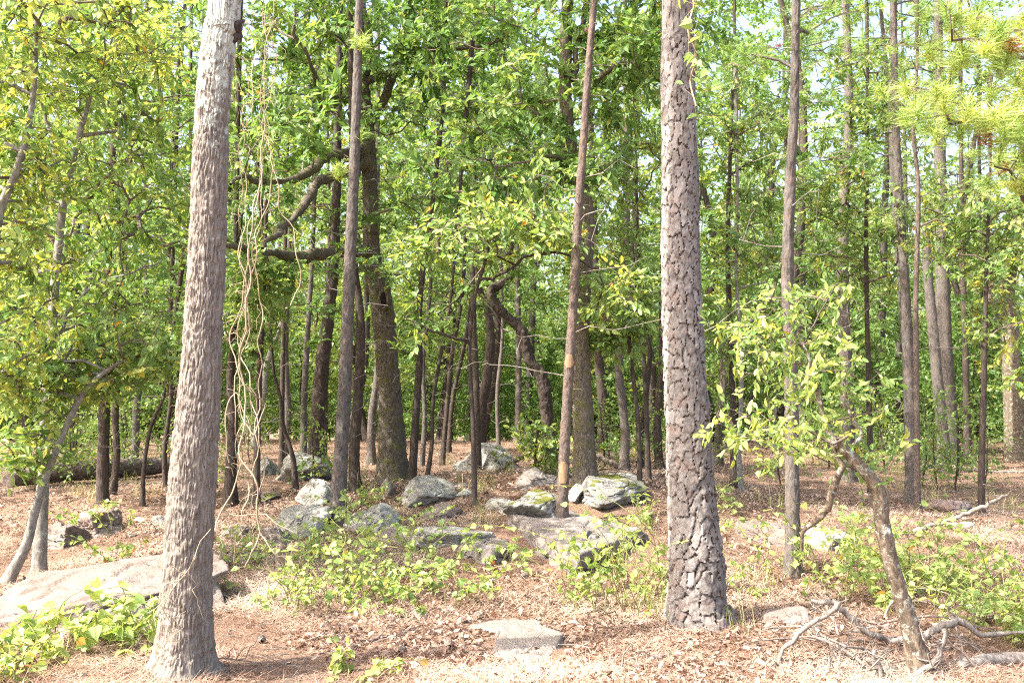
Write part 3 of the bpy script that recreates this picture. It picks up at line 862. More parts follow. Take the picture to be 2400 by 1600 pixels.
# ---- the front oak
tree('oak_tree', 'stout oak trunk sunlit on one side with pale lichen patches higher up', 'tree',
     [(428, 1578, 150), (430, 1540, 132), (434, 1450, 124), (440, 1300, 116), (450, 1150, 112), (461, 1000, 106), (472, 850, 94), (480, 700, 90), (487, 550, 86),
      (492, 400, 84), (498, 260, 82), (508, 150, 82), (518, 60, 80), (526, 0, 78)],
     htop=11, bark='bark_oak', sides=260, ds=0.009, amp=0.0048, bk='oak', seed=21,
     limbs=[dict(px=[(540, 96, 34), (556, 76, 30), (566, 62, 24), (572, 48, 6)], bare=True, bark='bark_dark')],
     crown=dict(kind='broad', pts=auto(7.6, 11.5, 2.2, 90), size=0.12, tint=0.4, from_z=6.5))

# ---- slim pines and oaks of the middle distance
tree('slim_pine', 'slim pale-grey pine standing among the boulders before the hollow oak', 'tree',
     [(788, 1236, 44), (792, 1190, 40), (800, 1050, 34), (808, 900, 32), (816, 720, 29), (823, 550, 27), (832, 350, 24), (838, 150, 20), (842, 0, 18)],
     htop=10, bark='bark_slim', sides=28, ds=0.03, amp=0.007, seed=31, dead=(1.2, 5.5, 0.55, 22),
     crown=dict(kind='pine', pts=lambda ax, r, y: np.vstack([blob_pts([(P(842, 95, y - .1), (.12, .12, .08), 5), (P(800, 395, y), (.12, .12, .06), 4), (P(850, 320, y), (.1, .1, .1), 3)], r), crown_pts(ax, 6.8, 10, 1.2, 40, r, 'pine')]), per=60, tint=0.6))
hollow_root, hol_dense, hol_y, hol_base = tree('hollow_oak', 'large oak with a dark knothole and heavy mossy boughs', 'tree',
     [(922, 1128, 84), (920, 1090, 74), (914, 960, 60), (906, 830, 54), (900, 760, 54), (892, 690, 52), (880, 640, 46), (870, 570, 38), (868, 470, 36), (866, 400, 36), (862, 300, 30), (852, 200, 26), (846, 100, 20), (840, 0, 16)],
     htop=12, bark='bark_moss', sides=40, ds=0.045, amp=0.010, bk='oak', seed=41,
     limbs=[dict(px=[(868, 588, 30), (800, 592, 26), (740, 602, 26), (690, 598, 25), (640, 582, 22), (600, 586, 19), (560, 592, 16), (520, 584, 10)], dy=-3.0),
            dict(px=[(862, 380, 30), (800, 408, 22), (740, 436, 20), (700, 470, 18), (668, 512, 17), (650, 550, 15), (615, 582, 10)], dy=-2.8),
            dict(px=[(865, 350, 26), (800, 362, 21), (740, 385, 19), (660, 412, 17), (600, 418, 12), (540, 432, 8)], dy=-2.8),
            dict(px=[(872, 400, 34), (850, 372, 34), (838, 360, 30), (832, 356, 12)], dy=-0.3, bare=True),
            dict(px=[(868, 290, 22), (900, 225, 20), (925, 170, 17), (940, 90, 14), (952, 20, 12), (955, -60, 9)], dy=0.4),
            dict(px=[(862, 190, 20), (920, 165, 14), (985, 128, 13), (1050, 112, 11), (1110, 98, 8), (1200, 70, 4)], dy=-0.5),
            dict(px=[(858, 180, 20), (866, 90, 16), (855, 20, 13), (850, -60, 10)], dy=0.3),
            dict(px=[(868, 250, 18), (800, 230, 14), (748, 250, 14), (735, 200, 13), (720, 150, 11), (690, 60, 8)], dy=-2.0)],
     crown=dict(kind='broad', stem=True, pts=lambda ax, r, y: np.vstack([crown_pts(hd, 7.4, 12.5, 4.4, 170, r) for hd in [ax[ax[:, 1] > y - 0.4]]] + [blob_pts([(P(700, 120, y - .8), (1.7, .9, 1.1), 90), (P(1010, 110, y), (1.4, 1, .9), 80), (P(640, 320, y - 2.2), (.9, .6, .5), 22), (P(600, 640, y - 2.2), (.5, .5, .35), 12)], r)]), size=0.12, tint=0.40, twigs=5, per=6, rise=0.25))
hollow_trunk = [c for c in hollow_root.children if c.name.startswith('trunk')][0]
# knothole: a dark oval set into the bark, ringed by a lip
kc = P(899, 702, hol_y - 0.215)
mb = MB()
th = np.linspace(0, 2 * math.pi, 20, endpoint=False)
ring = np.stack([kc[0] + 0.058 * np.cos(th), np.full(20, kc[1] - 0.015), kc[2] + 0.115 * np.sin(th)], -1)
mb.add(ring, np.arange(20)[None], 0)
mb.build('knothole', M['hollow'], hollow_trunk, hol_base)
mb = MB()
rp = np.vstack([ring, ring[:2]]); rp[:, 1] += 0.012
add_tube(mb, rp, 0.022 + 0.006 * np.sin(np.arange(22) * 1.3), 8)
mb.build('bark_lip', M['bark_moss'], hollow_trunk, hol_base)

rp_root, rp_dense, rp_y, rp_base = tree('slim_pine', 'thin reddish pine with orange stripped patches on its bark', 'tree',
     [(1316, 1226, 30), (1318, 1180, 27), (1322, 1080, 26), (1328, 960, 24), (1336, 830, 24), (1342, 740, 22), (1354, 520, 21), (1366, 350, 19), (1380, 150, 17), (1392, 0, 15)],
     htop=9, bark='bark_red', sides=24, ds=0.03, amp=0.005, seed=51, dead=(1.5, 5.6, 1.1, 46),
     crown=dict(kind='pine', pts=auto(7.0, 9.0, 1.0, 30, 'pine'), per=50))
for (u, v, hh) in ((1326, 1100, 0.26), (1335, 842, 0.2)):       # stripped patches: bare wood in a thin sheet over the stem
    k0 = np.argmin(np.abs(rp_dense[:, 2] - P(u, v, rp_y)[2]))
    seg = rp_dense[max(0, k0 - int(hh / 0.06)):k0 + int(hh / 0.06)]
    n = 7; an = np.linspace(-2.5, -0.75, n)
    Rr = seg[:, 3][:, None] * 1.0 + 0.0075 + 0.001 * np.sin(np.arange(len(seg)) * 2.1)[:, None]
    shape = np.sin(np.linspace(0.12, math.pi - 0.12, len(seg)))[:, None] ** 0.3
    zz_ = np.arange(len(seg))
    rag = 0.55 + 0.75 * noise3(np.stack([zz_ * 0.55, 0 * zz_ + v, 0.0 * zz_], -1), 7)
    am = -1.7 + (an[None] + 1.62) * shape * rag[:, None] + 0.35 * (noise3(np.stack([zz_ * 0.3, 0 * zz_ + u, 0.0 * zz_], -1), 8) - 0.5)[:, None]
    V = np.stack([seg[:, 0:1] + Rr * np.cos(am), seg[:, 1:2] + Rr * np.sin(am), seg[:, 2:3] + 0 * am], -1)
    i = (np.arange(len(seg) - 1)[:, None] * n + np.arange(n - 1)[None]).ravel()
    mb = MB(); mb.add(V, np.stack([i, i + 1, i + n + 1, i + n], -1))
    mb.build('bare_patch', M['bare_wood'], [c for c in rp_root.children if c.name.startswith('trunk')][0], rp_base)

tree('oak_tree', 'tall grey-lichened oak just behind the thin reddish pine', 'tree',
     [(1372, 1142, 70), (1370, 1100, 58), (1366, 950, 48), (1362, 800, 42), (1368, 650, 38), (1376, 520, 36), (1362, 430, 34), (1338, 350, 32), (1326, 230, 30), (1326, 100, 28), (1330, 0, 26)],
     htop=12, bark='bark_moss', sides=32, ds=0.045, amp=0.008, bk='oak', seed=61,
     limbs=[dict(px=[(1362, 250, 16), (1400, 205, 16), (1440, 165, 15), (1500, 142, 13), (1560, 130, 10), (1640, 120, 6)], dy=-0.8),
            dict(px=[(1340, 190, 18), (1360, 110, 16), (1372, 60, 14), (1385, -40, 11)], dy=0.2),
            dict(px=[(1335, 380, 14), (1290, 372, 9), (1230, 388, 7), (1150, 378, 4)], dy=-0.6)],
     crown=dict(kind='broad', stem=True, pts=lambda ax, r, y: np.vstack([crown_pts(ax[ax[:, 1] > y - .3], 7.0, 12.5, 4.2, 150, r), blob_pts([(P(1250, 180, y), (1.6, 1, 1.2), 90), (P(1480, 90, y - .4), (1, .8, .9), 70), (P(1220, 400, y - .2), (1.2, .8, .5), 44)], r)]), size=0.12, tint=0.42, per=6, rise=0.25))

tree('mossy_tree', 'dark mossy trunk leaning slightly beside the brown outcrop', 'tree',
     [(735, 1128, 46), (740, 1060, 40), (746, 950, 36), (756, 850, 34), (768, 750, 30), (780, 640, 26), (786, 520, 22), (790, 380, 18)],
     htop=10, bark='bark_dark', sides=22, amp=0.010, bk='oak', seed=71, crown=dict(kind='broad', pts=auto(4.5, 10, 2.8, 100), size=0.13, tint=0.35, mat='leaf_far'))
tree('crooked_tree', 'black crooked trunk bending in an S above the tilted boulder', 'tree',
     [(1296, 1092, 30), (1284, 1000, 28), (1278, 930, 30), (1268, 880, 27), (1238, 838, 24), (1226, 780, 25), (1196, 748, 22), (1160, 712, 22), (1152, 680, 21), (1178, 664, 18), (1198, 644, 14), (1190, 606, 11), (1204, 560, 9), (1196, 500, 7), (1208, 440, 5)],
     htop=4, bark='bark_dark', sides=26, ds=0.035, amp=0.014, bk='oak', seed=81, dead=(1.5, 4.0, 1.0, 30, 'bark_dark'), crown=dict(kind='broad', pts=auto(3.0, 6.5, 1.8, 60), size=0.11, tint=0.38))
tree('dark_tree', 'dark leaning trunk rising behind the tilted mossy boulder', 'tree',
     [(1122, 1040, 30), (1128, 960, 26), (1142, 880, 24), (1150, 790, 22), (1140, 720, 16), (1120, 660, 14), (1115, 560, 10)],
     y=21.5, htop=9, bark='bark_dark', sides=16, amp=0.010, bk='oak', seed=83, crown=dict(kind='broad', pts=auto(4.0, 9, 2.4, 80), size=0.14, tint=0.36, mat='leaf_far'))

# ---- pines on the right
def pine_crown(z0, z1, R, n, **k): return dict(kind='pine', pts=auto(z0, z1, R, n, 'pine'), rise=0.1, **k)
tree('slim_pine', 'grey pine growing past the yellow-leaved crooked sapling', 'tree',
     [(1858, 1350, 44), (1858, 1300, 38), (1857, 1150, 34), (1855, 950, 32), (1850, 760, 29), (1846, 640, 28), (1852, 430, 24), (1862, 240, 20), (1866, 0, 17)],
     htop=9, bark='bark_slim', sides=28, ds=0.03, amp=0.007, seed=91, dead=(1.8, 5.0, 0.9, 34),
     crown=dict(kind='pine', pts=lambda ax, r, y: np.vstack([blob_pts([(P(1960, 70, y + .3), (.5, .4, .25), 16), (P(1720, 160, y + .3), (.4, .4, .2), 10)], r), crown_pts(ax, 5.2, 9, 1.5, 40, r, 'pine')]), per=55, tint=0.5))
tree('slim_pine', 'straight grey pine wound with green heart-leaved creeper', 'tree',
     [(1990, 1128, 38), (1988, 1050, 34), (1984, 900, 32), (1978, 740, 28), (1976, 600, 27), (1980, 450, 24), (1990, 280, 21), (1984, 60, 18), (1980, 0, 17)],
     htop=11, bark='bark_slim', sides=24, ds=0.04, amp=0.008, seed=93, dead=(2.4, 6.5, 1.2, 34), crown=pine_crown(5.8, 11, 2.2, 70, tint=0.45, width=0.004))
tree('slim_pine', 'grey pine beside the reddish brown boulder', 'tree',
     [(2138, 1178, 34), (2136, 1100, 30), (2132, 950, 27), (2128, 830, 25), (2120, 650, 22), (2110, 500, 20), (2100, 300, 17), (2096, 100, 14), (2092, 0, 13)],
     htop=10, bark='bark_slim', sides=24, ds=0.04, amp=0.008, seed=95, dead=(2, 6, 1.0, 26), crown=pine_crown(4.4, 10, 1.9, 80, tint=0.5, width=0.0035))
tree('slim_pine', 'thin reddish sapling pine close beside the grey pine', 'tree',
     [(2150, 1150, 16), (2148, 950, 14), (2146, 740, 13), (2150, 560, 11), (2152, 430, 10), (2140, 300, 8), (2150, 150, 6)],
     y=12.5, htop=6.5, bark='bark_red', sides=12, amp=0.004, seed=97, crown=pine_crown(3.4, 6.4, 1.2, 60, tint=0.55, width=0.003, per=50))
tree('pine_tree', 'wide grey pine trunk with a dead grey trunk leaning against it', 'tree',
     [(2232, 1086, 48), (2228, 1040, 42), (2222, 940, 38), (2214, 820, 36), (2208, 640, 32), (2204, 420, 28), (2200, 200, 24), (2198, 0, 20)],
     htop=14, bark='bark_slim', sides=24, amp=0.010, seed=99, dead=(4, 9, 1.6, 30), crown=pine_crown(8, 14, 2.8, 100, tint=0.45, width=0.006, length=0.2))
tree('dead_trunk', 'broken dead grey trunk leaning beside the wide pine', 'tree',
     [(2212, 1058, 30), (2206, 980, 27), (2196, 880, 25), (2186, 760, 24), (2176, 660, 22), (2170, 560, 18), (2166, 520, 6)],
     y=19.0, htop=0, bark='bark_slim', sides=18, amp=0.008, seed=101)
tree('slim_pine', 'thin dark pine right of the wide grey pine', 'tree',
     [(2268, 1090, 20), (2266, 980, 17), (2262, 800, 15), (2256, 600, 13), (2252, 300, 10), (2250, 0, 8)],
     htop=11, bark='bark_dark', sides=12, amp=0.006, seed=103, dead=(3, 7, 0.9, 18), crown=pine_crown(6, 11, 1.6, 40, width=0.006))
tree('oak_tree', 'dark oak blotched with pale lichen at the wood edge', 'tree',
     [(2382, 1078, 54), (2378, 1020, 48), (2372, 900, 42), (2368, 780, 38), (2362, 690, 32), (2372, 620, 26), (2384, 540, 20)],
     htop=9, bark='bark_lichen', sides=26, amp=0.010, bk='oak', seed=105,
     limbs=[dict(px=[(2370, 800, 18), (2350, 750, 15), (2330, 700, 13), (2322, 630, 11), (2330, 560, 8)], dy=-0.3)],
     crown=dict(kind='broad', stem=True, pts=lambda ax, r, y: np.vstack([crown_pts(ax, 4.0, 9, 3.0, 90, r), blob_pts([(P(2360, 560, y - .4), (.9, .6, .8), 60)], r)]), size=0.13, tint=0.42))
tree('young_pine', 'young pine with bright long-needled sprays at the wood edge', 'tree',
     [(2520, 1330, 40), (2515, 1100, 36), (2505, 800, 30), (2490, 400, 22), (2480, 100, 16)],
     y=8.2, htop=6.5, bark='bark_red', sides=16, amp=0.005, seed=107,
     limbs=[dict(px=[(2492, 420, 14), (2440, 330, 11), (2380, 290, 9), (2300, 268, 7), (2220, 270, 4)], dy=-1.2),
            dict(px=[(2488, 240, 13), (2420, 150, 10), (2330, 110, 8), (2230, 70, 5)], dy=-1.0),
            dict(px=[(2500, 640, 14), (2440, 520, 10), (2380, 440, 7), (2330, 390, 4)], dy=-0.8)],
     crown=dict(kind='pine', stem=True, pts=lambda ax, r, y: blob_pts([(P(2260, 270, y - 1.1), (.5, .35, .22), 30), (P(2360, 90, y - .9), (.45, .4, .26), 22), (P(2250, 50, y - .7), (.4, .4, .2), 9), (P(2370, 390, y - .8), (.3, .3, .2), 9), (P(2150, 150, y - .2), (.5, .5, .35), 10), (P(2470, 250, y), (.7, .7, 1.0), 40)], r), per=80, length=0.17, width=0.0036, tint=0.7, var=0.10, rise=0.1, brown=0.03))

# ---- slim dark stems on the left and in the middle
SL = [
 ('dark slim trunk behind the fallen log, bent slightly', [(262, 1160, 24), (268, 1080, 19), (276, 950, 17), (282, 860, 15), (288, 700, 12), (284, 500, 9)], None, 'bark_dark', 8),
 ('pinkish slim pine rooted beyond the fallen log', [(312, 1096, 28), (318, 1040, 22), (326, 940, 20), (334, 840, 18), (342, 650, 15), (346, 400, 11)], None, 'bark_slim', 11),
 ('thin leaning sapling stem with a forked top near the log', [(334, 1186, 16), (342, 1100, 11), (354, 1000, 9), (378, 930, 8), (398, 860, 6)], None, 'bark_dark', 3.2),
 ('thin dark stem half hidden by the front oak', [(388, 1142, 16), (392, 1050, 13), (396, 930, 11), (398, 800, 9)], None, 'bark_dark', 7),
 ('dark double-stemmed tree standing behind the hanging vines', [(540, 1182, 40), (542, 1110, 32), (540, 1000, 28), (546, 880, 24), (552, 700, 18), (548, 480, 12)], None, 'bark_dark', 8),
 ('pale leaning trunk beyond the vine tangle', [(592, 1068, 22), (600, 1000, 20), (616, 920, 18), (632, 850, 16), (660, 740, 12)], 24.0, 'bark_pale', 7),
 ('slim grey pine left of the mossy dark trunk', [(664, 1080, 26), (668, 960, 22), (672, 830, 20), (676, 650, 17), (680, 420, 13)], None, 'bark_slim', 11),
 ('thin bowed stem rooted at the brown outcrop', [(692, 1146, 18), (684, 1070, 13), (668, 990, 10), (655, 940, 9), (640, 870, 7)], None, 'bark_dark', 4.5),
 ('slender grey trunk touching the mossy dark trunk', [(712, 1110, 22), (716, 960, 18), (722, 800, 16), (726, 600, 12)], None, 'bark_slim', 10),
 ('dark trunk directly behind the slim grey pine by the boulders', [(834, 1150, 36), (836, 1060, 30), (838, 900, 28), (842, 740, 24), (836, 600, 18)], None, 'bark_dark', 10),
 ('slim dark pine left of the hollow oak', [(870, 1088, 26), (874, 980, 22), (880, 860, 19), (884, 720, 16), (888, 500, 12)], None, 'bark_slim', 11),
 ('dark pole touching the hollow oak foot', [(966, 1126, 24), (970, 1000, 22), (980, 850, 19), (990, 700, 16), (1010, 480, 13), (1036, 250, 10), (1046, 140, 7)], None, 'bark_dark', 8),
 ('thin bent stem right of the hollow oak', [(1000, 1128, 14), (1006, 1040, 11), (1018, 940, 10), (1036, 830, 9), (1050, 700, 7)], None, 'bark_dark', 6),
 ('thin upright stem two paces from the hollow oak', [(988, 1092, 16), (992, 980, 13), (998, 840, 12), (1006, 680, 10)], None, 'bark_slim', 8),
 ('thin slanting stem before the tilted mossy boulder', [(1036, 1092, 16), (1048, 980, 13), (1062, 840, 12), (1076, 700, 10)], None, 'bark_dark', 8),
 ('twin leaning pole close to the tilted boulder', [(1052, 1060, 14), (1068, 930, 12), (1090, 790, 11), (1104, 660, 9)], None, 'bark_dark', 8),
 ('thin grey stem behind the tilted boulder', [(1168, 1040, 12), (1170, 920, 11), (1172, 780, 10), (1176, 600, 8)], 24.0, 'bark_slim', 8),
 ('slender dark trunk between the two oaks', [(1212, 1060, 20), (1214, 900, 17), (1210, 700, 14), (1216, 480, 11)], 26.0, 'bark_slim', 11),
 ('broad grey pine deep in the wood behind the lichened oak', [(1412, 1076, 36), (1408, 960, 30), (1404, 830, 27), (1400, 640, 23)], 24.0, 'bark_dark', 13),
 ('slim straight pine right of the lichened oak', [(1462, 1104, 30), (1460, 1000, 25), (1456, 850, 23), (1462, 680, 20), (1466, 450, 16), (1470, 200, 12)], None, 'bark_slim', 12),
 ('crooked thin dark stem near the big pine', [(1500, 1096, 20), (1504, 1010, 15), (1518, 930, 14), (1516, 860, 13), (1522, 800, 11), (1500, 720, 8)], None, 'bark_dark', 4.5),
 ('squat dark trunk almost touching the big pine', [(1546, 1098, 28), (1546, 1000, 22), (1550, 860, 18), (1546, 700, 15)], None, 'bark_dark', 9),
 ('pale slender sapling trunk right of the big pine', [(1738, 1152, 18), (1736, 1050, 13), (1732, 930, 12), (1736, 800, 10), (1730, 640, 8), (1724, 520, 7)], None, 'bark_pale', 6),
 ('grey pine far behind the yellow sapling', [(1880, 1080, 24), (1880, 900, 21), (1876, 700, 18), (1882, 450, 14)], 25.0, 'bark_slim', 13),
 ('dark bent trunk behind the big pine and sapling', [(1684, 1040, 26), (1690, 900, 22), (1700, 830, 20), (1750, 770, 16), (1800, 700, 12)], 20.0, 'bark_moss', 5),
 ('slim grey stem far behind the creeper-wound pine', [(2030, 1066, 18), (2034, 900, 15), (2038, 700, 12)], 26.0, 'bark_slim', 11),
 ('dark slim stem near the leaning dead trunk', [(2302, 1078, 16), (2300, 950, 14), (2306, 800, 11)], 23.0, 'bark_dark', 9),
 ('slim dark stem left of the pinkish slim pine', [(170, 1090, 20), (172, 960, 17), (178, 820, 14)], 21.0, 'bark_dark', 9),
 ('thin dark trunk at the log end in the left thicket', [(60, 1090, 18), (66, 940, 15), (74, 780, 12)], 22.0, 'bark_dark', 9),
]
for k, (lab, sp, yy, bk_, ht) in enumerate(SL):
    broad = bk_ in ('bark_dark', 'bark_pale', 'bark_moss')
    zt = max(ht, 3)
    cr = dict(kind='broad', pts=auto(zt * 0.45, zt + 0.6, 0.9 + 0.14 * zt, 18 + 4 * int(zt)), size=0.12, tint=0.38, mat='leaf_far', per=6) if broad else \
        dict(kind='pine', pts=auto(zt * 0.55, zt, 1.5, 45, 'pine'), rise=0.1, width=0.0055, length=0.18, tint=0.4)
    sp = [(u + (6 * math.sin(j * 2.1 + k) if j else 0), v, w * 0.86) for j, (u, v, w) in enumerate(sp)]
    tree('young_tree' if broad else 'slim_pine', lab, 'tree', sp, y=yy, htop=ht, bark=bk_, sides=14, ds=0.08, amp=0.006, seed=200 + k * 3,
         crown=cr, dead=(0.7, zt * 0.6, 1.0, 30), limb_parts=3)

# ---- broadleaved saplings in front
tree('leaning_sapling', 'grey sapling leaning over the square-cut block', 'tree',
     [(14, 1372, 30), (40, 1320, 26), (64, 1270, 23), (84, 1190, 20), (106, 1120, 18), (150, 1012, 16), (196, 920, 13), (250, 868, 9), (300, 840, 6)],
     htop=0, bark='bark_pale', sides=18, ds=0.035, amp=0.004, seed=301,
     crown=dict(kind='broad', pts=pxb((120, 880, .1, 150, 90, .5, 60), (290, 830, .2, 120, 80, .5, 46), (60, 1020, 0, 90, 90, .4, 26)), size=0.085, leaf='oval', tint=0.48, twigs=4, per=5, rise=0.2))
tree('pale_sapling', 'tall pale-stemmed young tree wrapped in dry vine', 'tree',
     [(92, 1330, 34), (98, 1200, 30), (106, 1010, 27), (116, 850, 24), (126, 700, 22), (136, 590, 20), (148, 480, 19), (168, 390, 17), (188, 310, 14), (208, 240, 11), (236, 170, 8), (262, 90, 6), (270, 0, 4)],
     y=8.8, htop=4.9, bark='bark_pale', sides=18, ds=0.04, amp=0.003, seed=303,
     limbs=[dict(px=[(152, 460, 13), (130, 340, 11), (100, 260, 9), (90, 170, 7), (60, 60, 5)], dy=0.2),
            dict(px=[(120, 800, 9), (200, 690, 7), (300, 640, 5), (380, 610, 3)], dy=0.6)],
     crown=dict(kind='broad', stem=True, pts=pxb((160, 120, .5, 220, 150, 1.6, 84), (330, 250, .9, 150, 190, 1.6, 90), (300, 520, 1.0, 170, 150, 1.7, 80), (120, 560, .9, 160, 150, 1.5, 70), (290, 730, .7, 150, 90, 1.2, 56)), size=0.085, leaf='oval', tint=0.50, twigs=4, per=5, rise=0.25))
tree('young_oak', 'yellowing young oak arching over the left thicket', 'tree',
     [(-90, 1400, 44), (-70, 1100, 38), (-40, 800, 30), (-5, 520, 22), (35, 410, 18), (62, 320, 16), (80, 200, 12), (85, 50, 8)],
     y=7.6, htop=4.6, bark='bark_pale', sides=18, ds=0.04, amp=0.003, seed=305,
     crown=dict(kind='broad', pts=pxb((80, 90, .3, 190, 140, 1.3, 70), (300, 60, .4, 170, 100, 1.3, 52), (40, 330, .2, 120, 120, 1.0, 42), (20, 620, .2, 110, 160, .8, 56), (-60, 300, 0, 100, 300, .6, 40), (20, 850, 0, 90, 90, .4, 30)), size=0.08, leaf='oval', tint=0.66, var=0.14, twigs=4, per=5, rise=0.3, flat=0.6))
tree('young_tree', 'leafy understory tree filling the space behind the leaning sapling', 'tree',
     [(240, 1150, 30), (246, 900, 24), (250, 700, 20), (262, 400, 15), (280, 150, 10)],
     y=12.5, htop=6.5, bark='bark_dark', sides=14, seed=307,
     crown=dict(kind='broad', pts=lambda ax, r, y: np.vstack([crown_pts(ax, 2.0, 6.8, 2.5, 200, r), blob_pts([(P(220, 830, y - .3), (1.1, .9, .5), 60)], r)]), size=0.095, leaf='rhomb', tint=0.46, twigs=5, per=5))
tree('understory_tree', 'sapling spreading flat sprays of large pale leaves over the clearing', 'tree',
     [(1112, 1150, 14), (1108, 980, 11), (1100, 820, 10), (1112, 700, 9), (1140, 600, 8), (1160, 500, 5)],
     y=10.8, htop=3.4, bark='bark_dark', sides=12, ds=0.05, amp=0.003, seed=309,
     limbs=[dict(px=[(1100, 800, 9), (1070, 786, 8), (1030, 772, 7), (990, 760, 5), (950, 740, 3)], dy=-0.3),
            dict(px=[(1120, 660, 8), (1200, 610, 7), (1290, 600, 6), (1400, 640, 4)], dy=-0.4)],
     crown=dict(kind='broad', stem=True, pts=pxb((1160, 545, -.2, 210, 70, 1.0, 62), (1300, 540, -.3, 90, 70, .7, 26), (1000, 565, -.2, 80, 60, .7, 16), (1000, 755, -.2, 80, 40, .5, 14), (1430, 690, -.3, 110, 70, .7, 34)), size=0.09, leaf='oval', tint=0.48, twigs=4, per=5, rise=0.25, flat=0.45, aspect=0.46))
tree('understory_tree', 'small bush-like sapling in front of the lichened oak', 'tree',
     [(1262, 1190, 12), (1256, 1120, 9), (1256, 1050, 7), (1262, 1000, 5)],
     y=12.2, htop=0, bark='bark_dark', sides=8, amp=0.002, seed=311,
     crown=dict(kind='broad', pts=pxb((1262, 1030, 0, 55, 45, .35, 26), (1290, 1090, 0, 30, 30, .2, 8)), size=0.085, leaf='oval', tint=0.6, twigs=4, per=4))
tree('understory_tree', 'leafy sapling crowding the left flank of the big pine', 'tree',
     [(1500, 1180, 14), (1496, 1000, 11), (1480, 850, 10), (1470, 740, 8), (1476, 660, 5)],
     y=11.5, htop=0, bark='bark_dark', sides=8, amp=0.002, seed=313,
     crown=dict(kind='broad', pts=pxb((1450, 760, 0, 90, 80, .5, 44), (1500, 660, 0, 60, 60, .4, 22)), size=0.10, leaf='oval', tint=0.50, twigs=4, per=5))
tree('understory_tree', 'green young tree between the front oak and the vines', 'tree',
     [(600, 1190, 20), (604, 1000, 16), (610, 850, 14), (618, 700, 11), (622, 560, 7)],
     y=12.0, htop=3.8, bark='bark_dark', sides=10, amp=0.003, seed=315,
     crown=dict(kind='broad', pts=pxb((590, 720, 0, 120, 120, 1.1, 34), (660, 640, 0, 90, 70, .8, 18)), size=0.095, leaf='oval', tint=0.52, twigs=5, per=5))

MID = [
 ('slender broadleaf whose crown fills the gap between the hollow oak and the reddish pine', [(1120, 1080, 18), (1116, 900, 15), (1108, 650, 12), (1112, 400, 9), (1120, 150, 6)], 16.5, 9.0, 'bark_dark', [(1120, 260, 0, 210, 210, 1.6, 210), (1060, 60, 0, 170, 90, 1.3, 80)], 0.10, 0.46),
 ('slender broadleaf spreading behind the hanging vines', [(660, 1130, 16), (662, 900, 12), (668, 600, 10), (676, 300, 7), (690, 100, 5)], 19.5, 11.0, 'bark_dark', [(680, 240, 0, 150, 190, 1.2, 150), (640, 60, 0, 120, 80, 1.0, 60), (650, 480, 0, 110, 70, 0.9, 46)], 0.09, 0.46),
 ('leafy broadleaf just beyond the big pine', [(1720, 1090, 18), (1716, 900, 15), (1706, 600, 12), (1712, 350, 9), (1720, 150, 6)], 14.0, 8.0, 'bark_dark', [(1740, 300, 0, 120, 200, 1.2, 120), (1730, 560, 0, 100, 130, 1.0, 80), (1720, 780, 0, 80, 70, .8, 36)], 0.09, 0.50),
 ('bright-leaved broadleaf standing behind the creeper-wound pine', [(2040, 1090, 16), (2036, 900, 13), (2030, 600, 10), (2034, 300, 7)], 14.5, 8.0, 'bark_dark', [(2030, 260, 0, 130, 170, 1.2, 110), (2020, 560, 0, 120, 150, 1.2, 100), (1920, 430, 0, 90, 120, 1, 60)], 0.10, 0.52),
 ('low-branched broadleaf beside the lichen-blotched oak', [(2300, 1120, 16), (2306, 900, 13), (2312, 650, 10), (2320, 420, 6)], 12.5, 5.5, 'bark_dark', [(2300, 560, 0, 110, 120, 1.0, 90), (2350, 760, .3, 90, 80, .8, 40), (2220, 480, .3, 90, 90, .8, 44)], 0.09, 0.54),
 ('thin broadleaf threading up beside the tall lichened oak', [(1520, 1120, 14), (1512, 900, 11), (1496, 600, 9), (1490, 350, 6)], 13.0, 7.0, 'bark_dark', [(1470, 380, 0, 90, 180, 1.0, 100), (1450, 600, 0, 80, 80, .8, 40), (1480, 120, 0, 90, 90, 1, 50)], 0.09, 0.50),
 ('narrow broadleaf behind the slim grey pine by the boulders', [(760, 1100, 14), (764, 900, 11), (772, 600, 9), (768, 300, 6)], 18.5, 10.0, 'bark_dark', [(780, 480, 0, 90, 110, 1.2, 70), (770, 200, 0, 110, 190, 1.5, 120), (960, 430, .5, 110, 150, 1.4, 100)], 0.11, 0.42),
 ('shaded broadleaf with low sprays beyond the fallen log', [(440, 1100, 16), (444, 900, 13), (450, 600, 10), (446, 300, 7)], 16.0, 8.5, 'bark_dark', [(420, 760, 0, 200, 90, 1.4, 110), (420, 480, 0, 170, 180, 1.4, 150), (180, 840, 0, 160, 60, 1.2, 60)], 0.10, 0.42),
]
for k, (lab, sp, yy, ht, bk_, bl, sz, ti) in enumerate(MID):
    tree('understory_tree', lab, 'tree', sp, y=yy, htop=ht, bark=bk_, sides=10, ds=0.08, amp=0.004, seed=400 + 5 * k, limb_parts=4,
         crown=dict(kind='broad', rt=0.005, wig=0.07, pts=pxb(*[(*b[:6], int(b[6] * 0.62)) for b in bl]), size=sz, tint=ti, twigs=5, per=5, rise=0.3, flat=0.65))

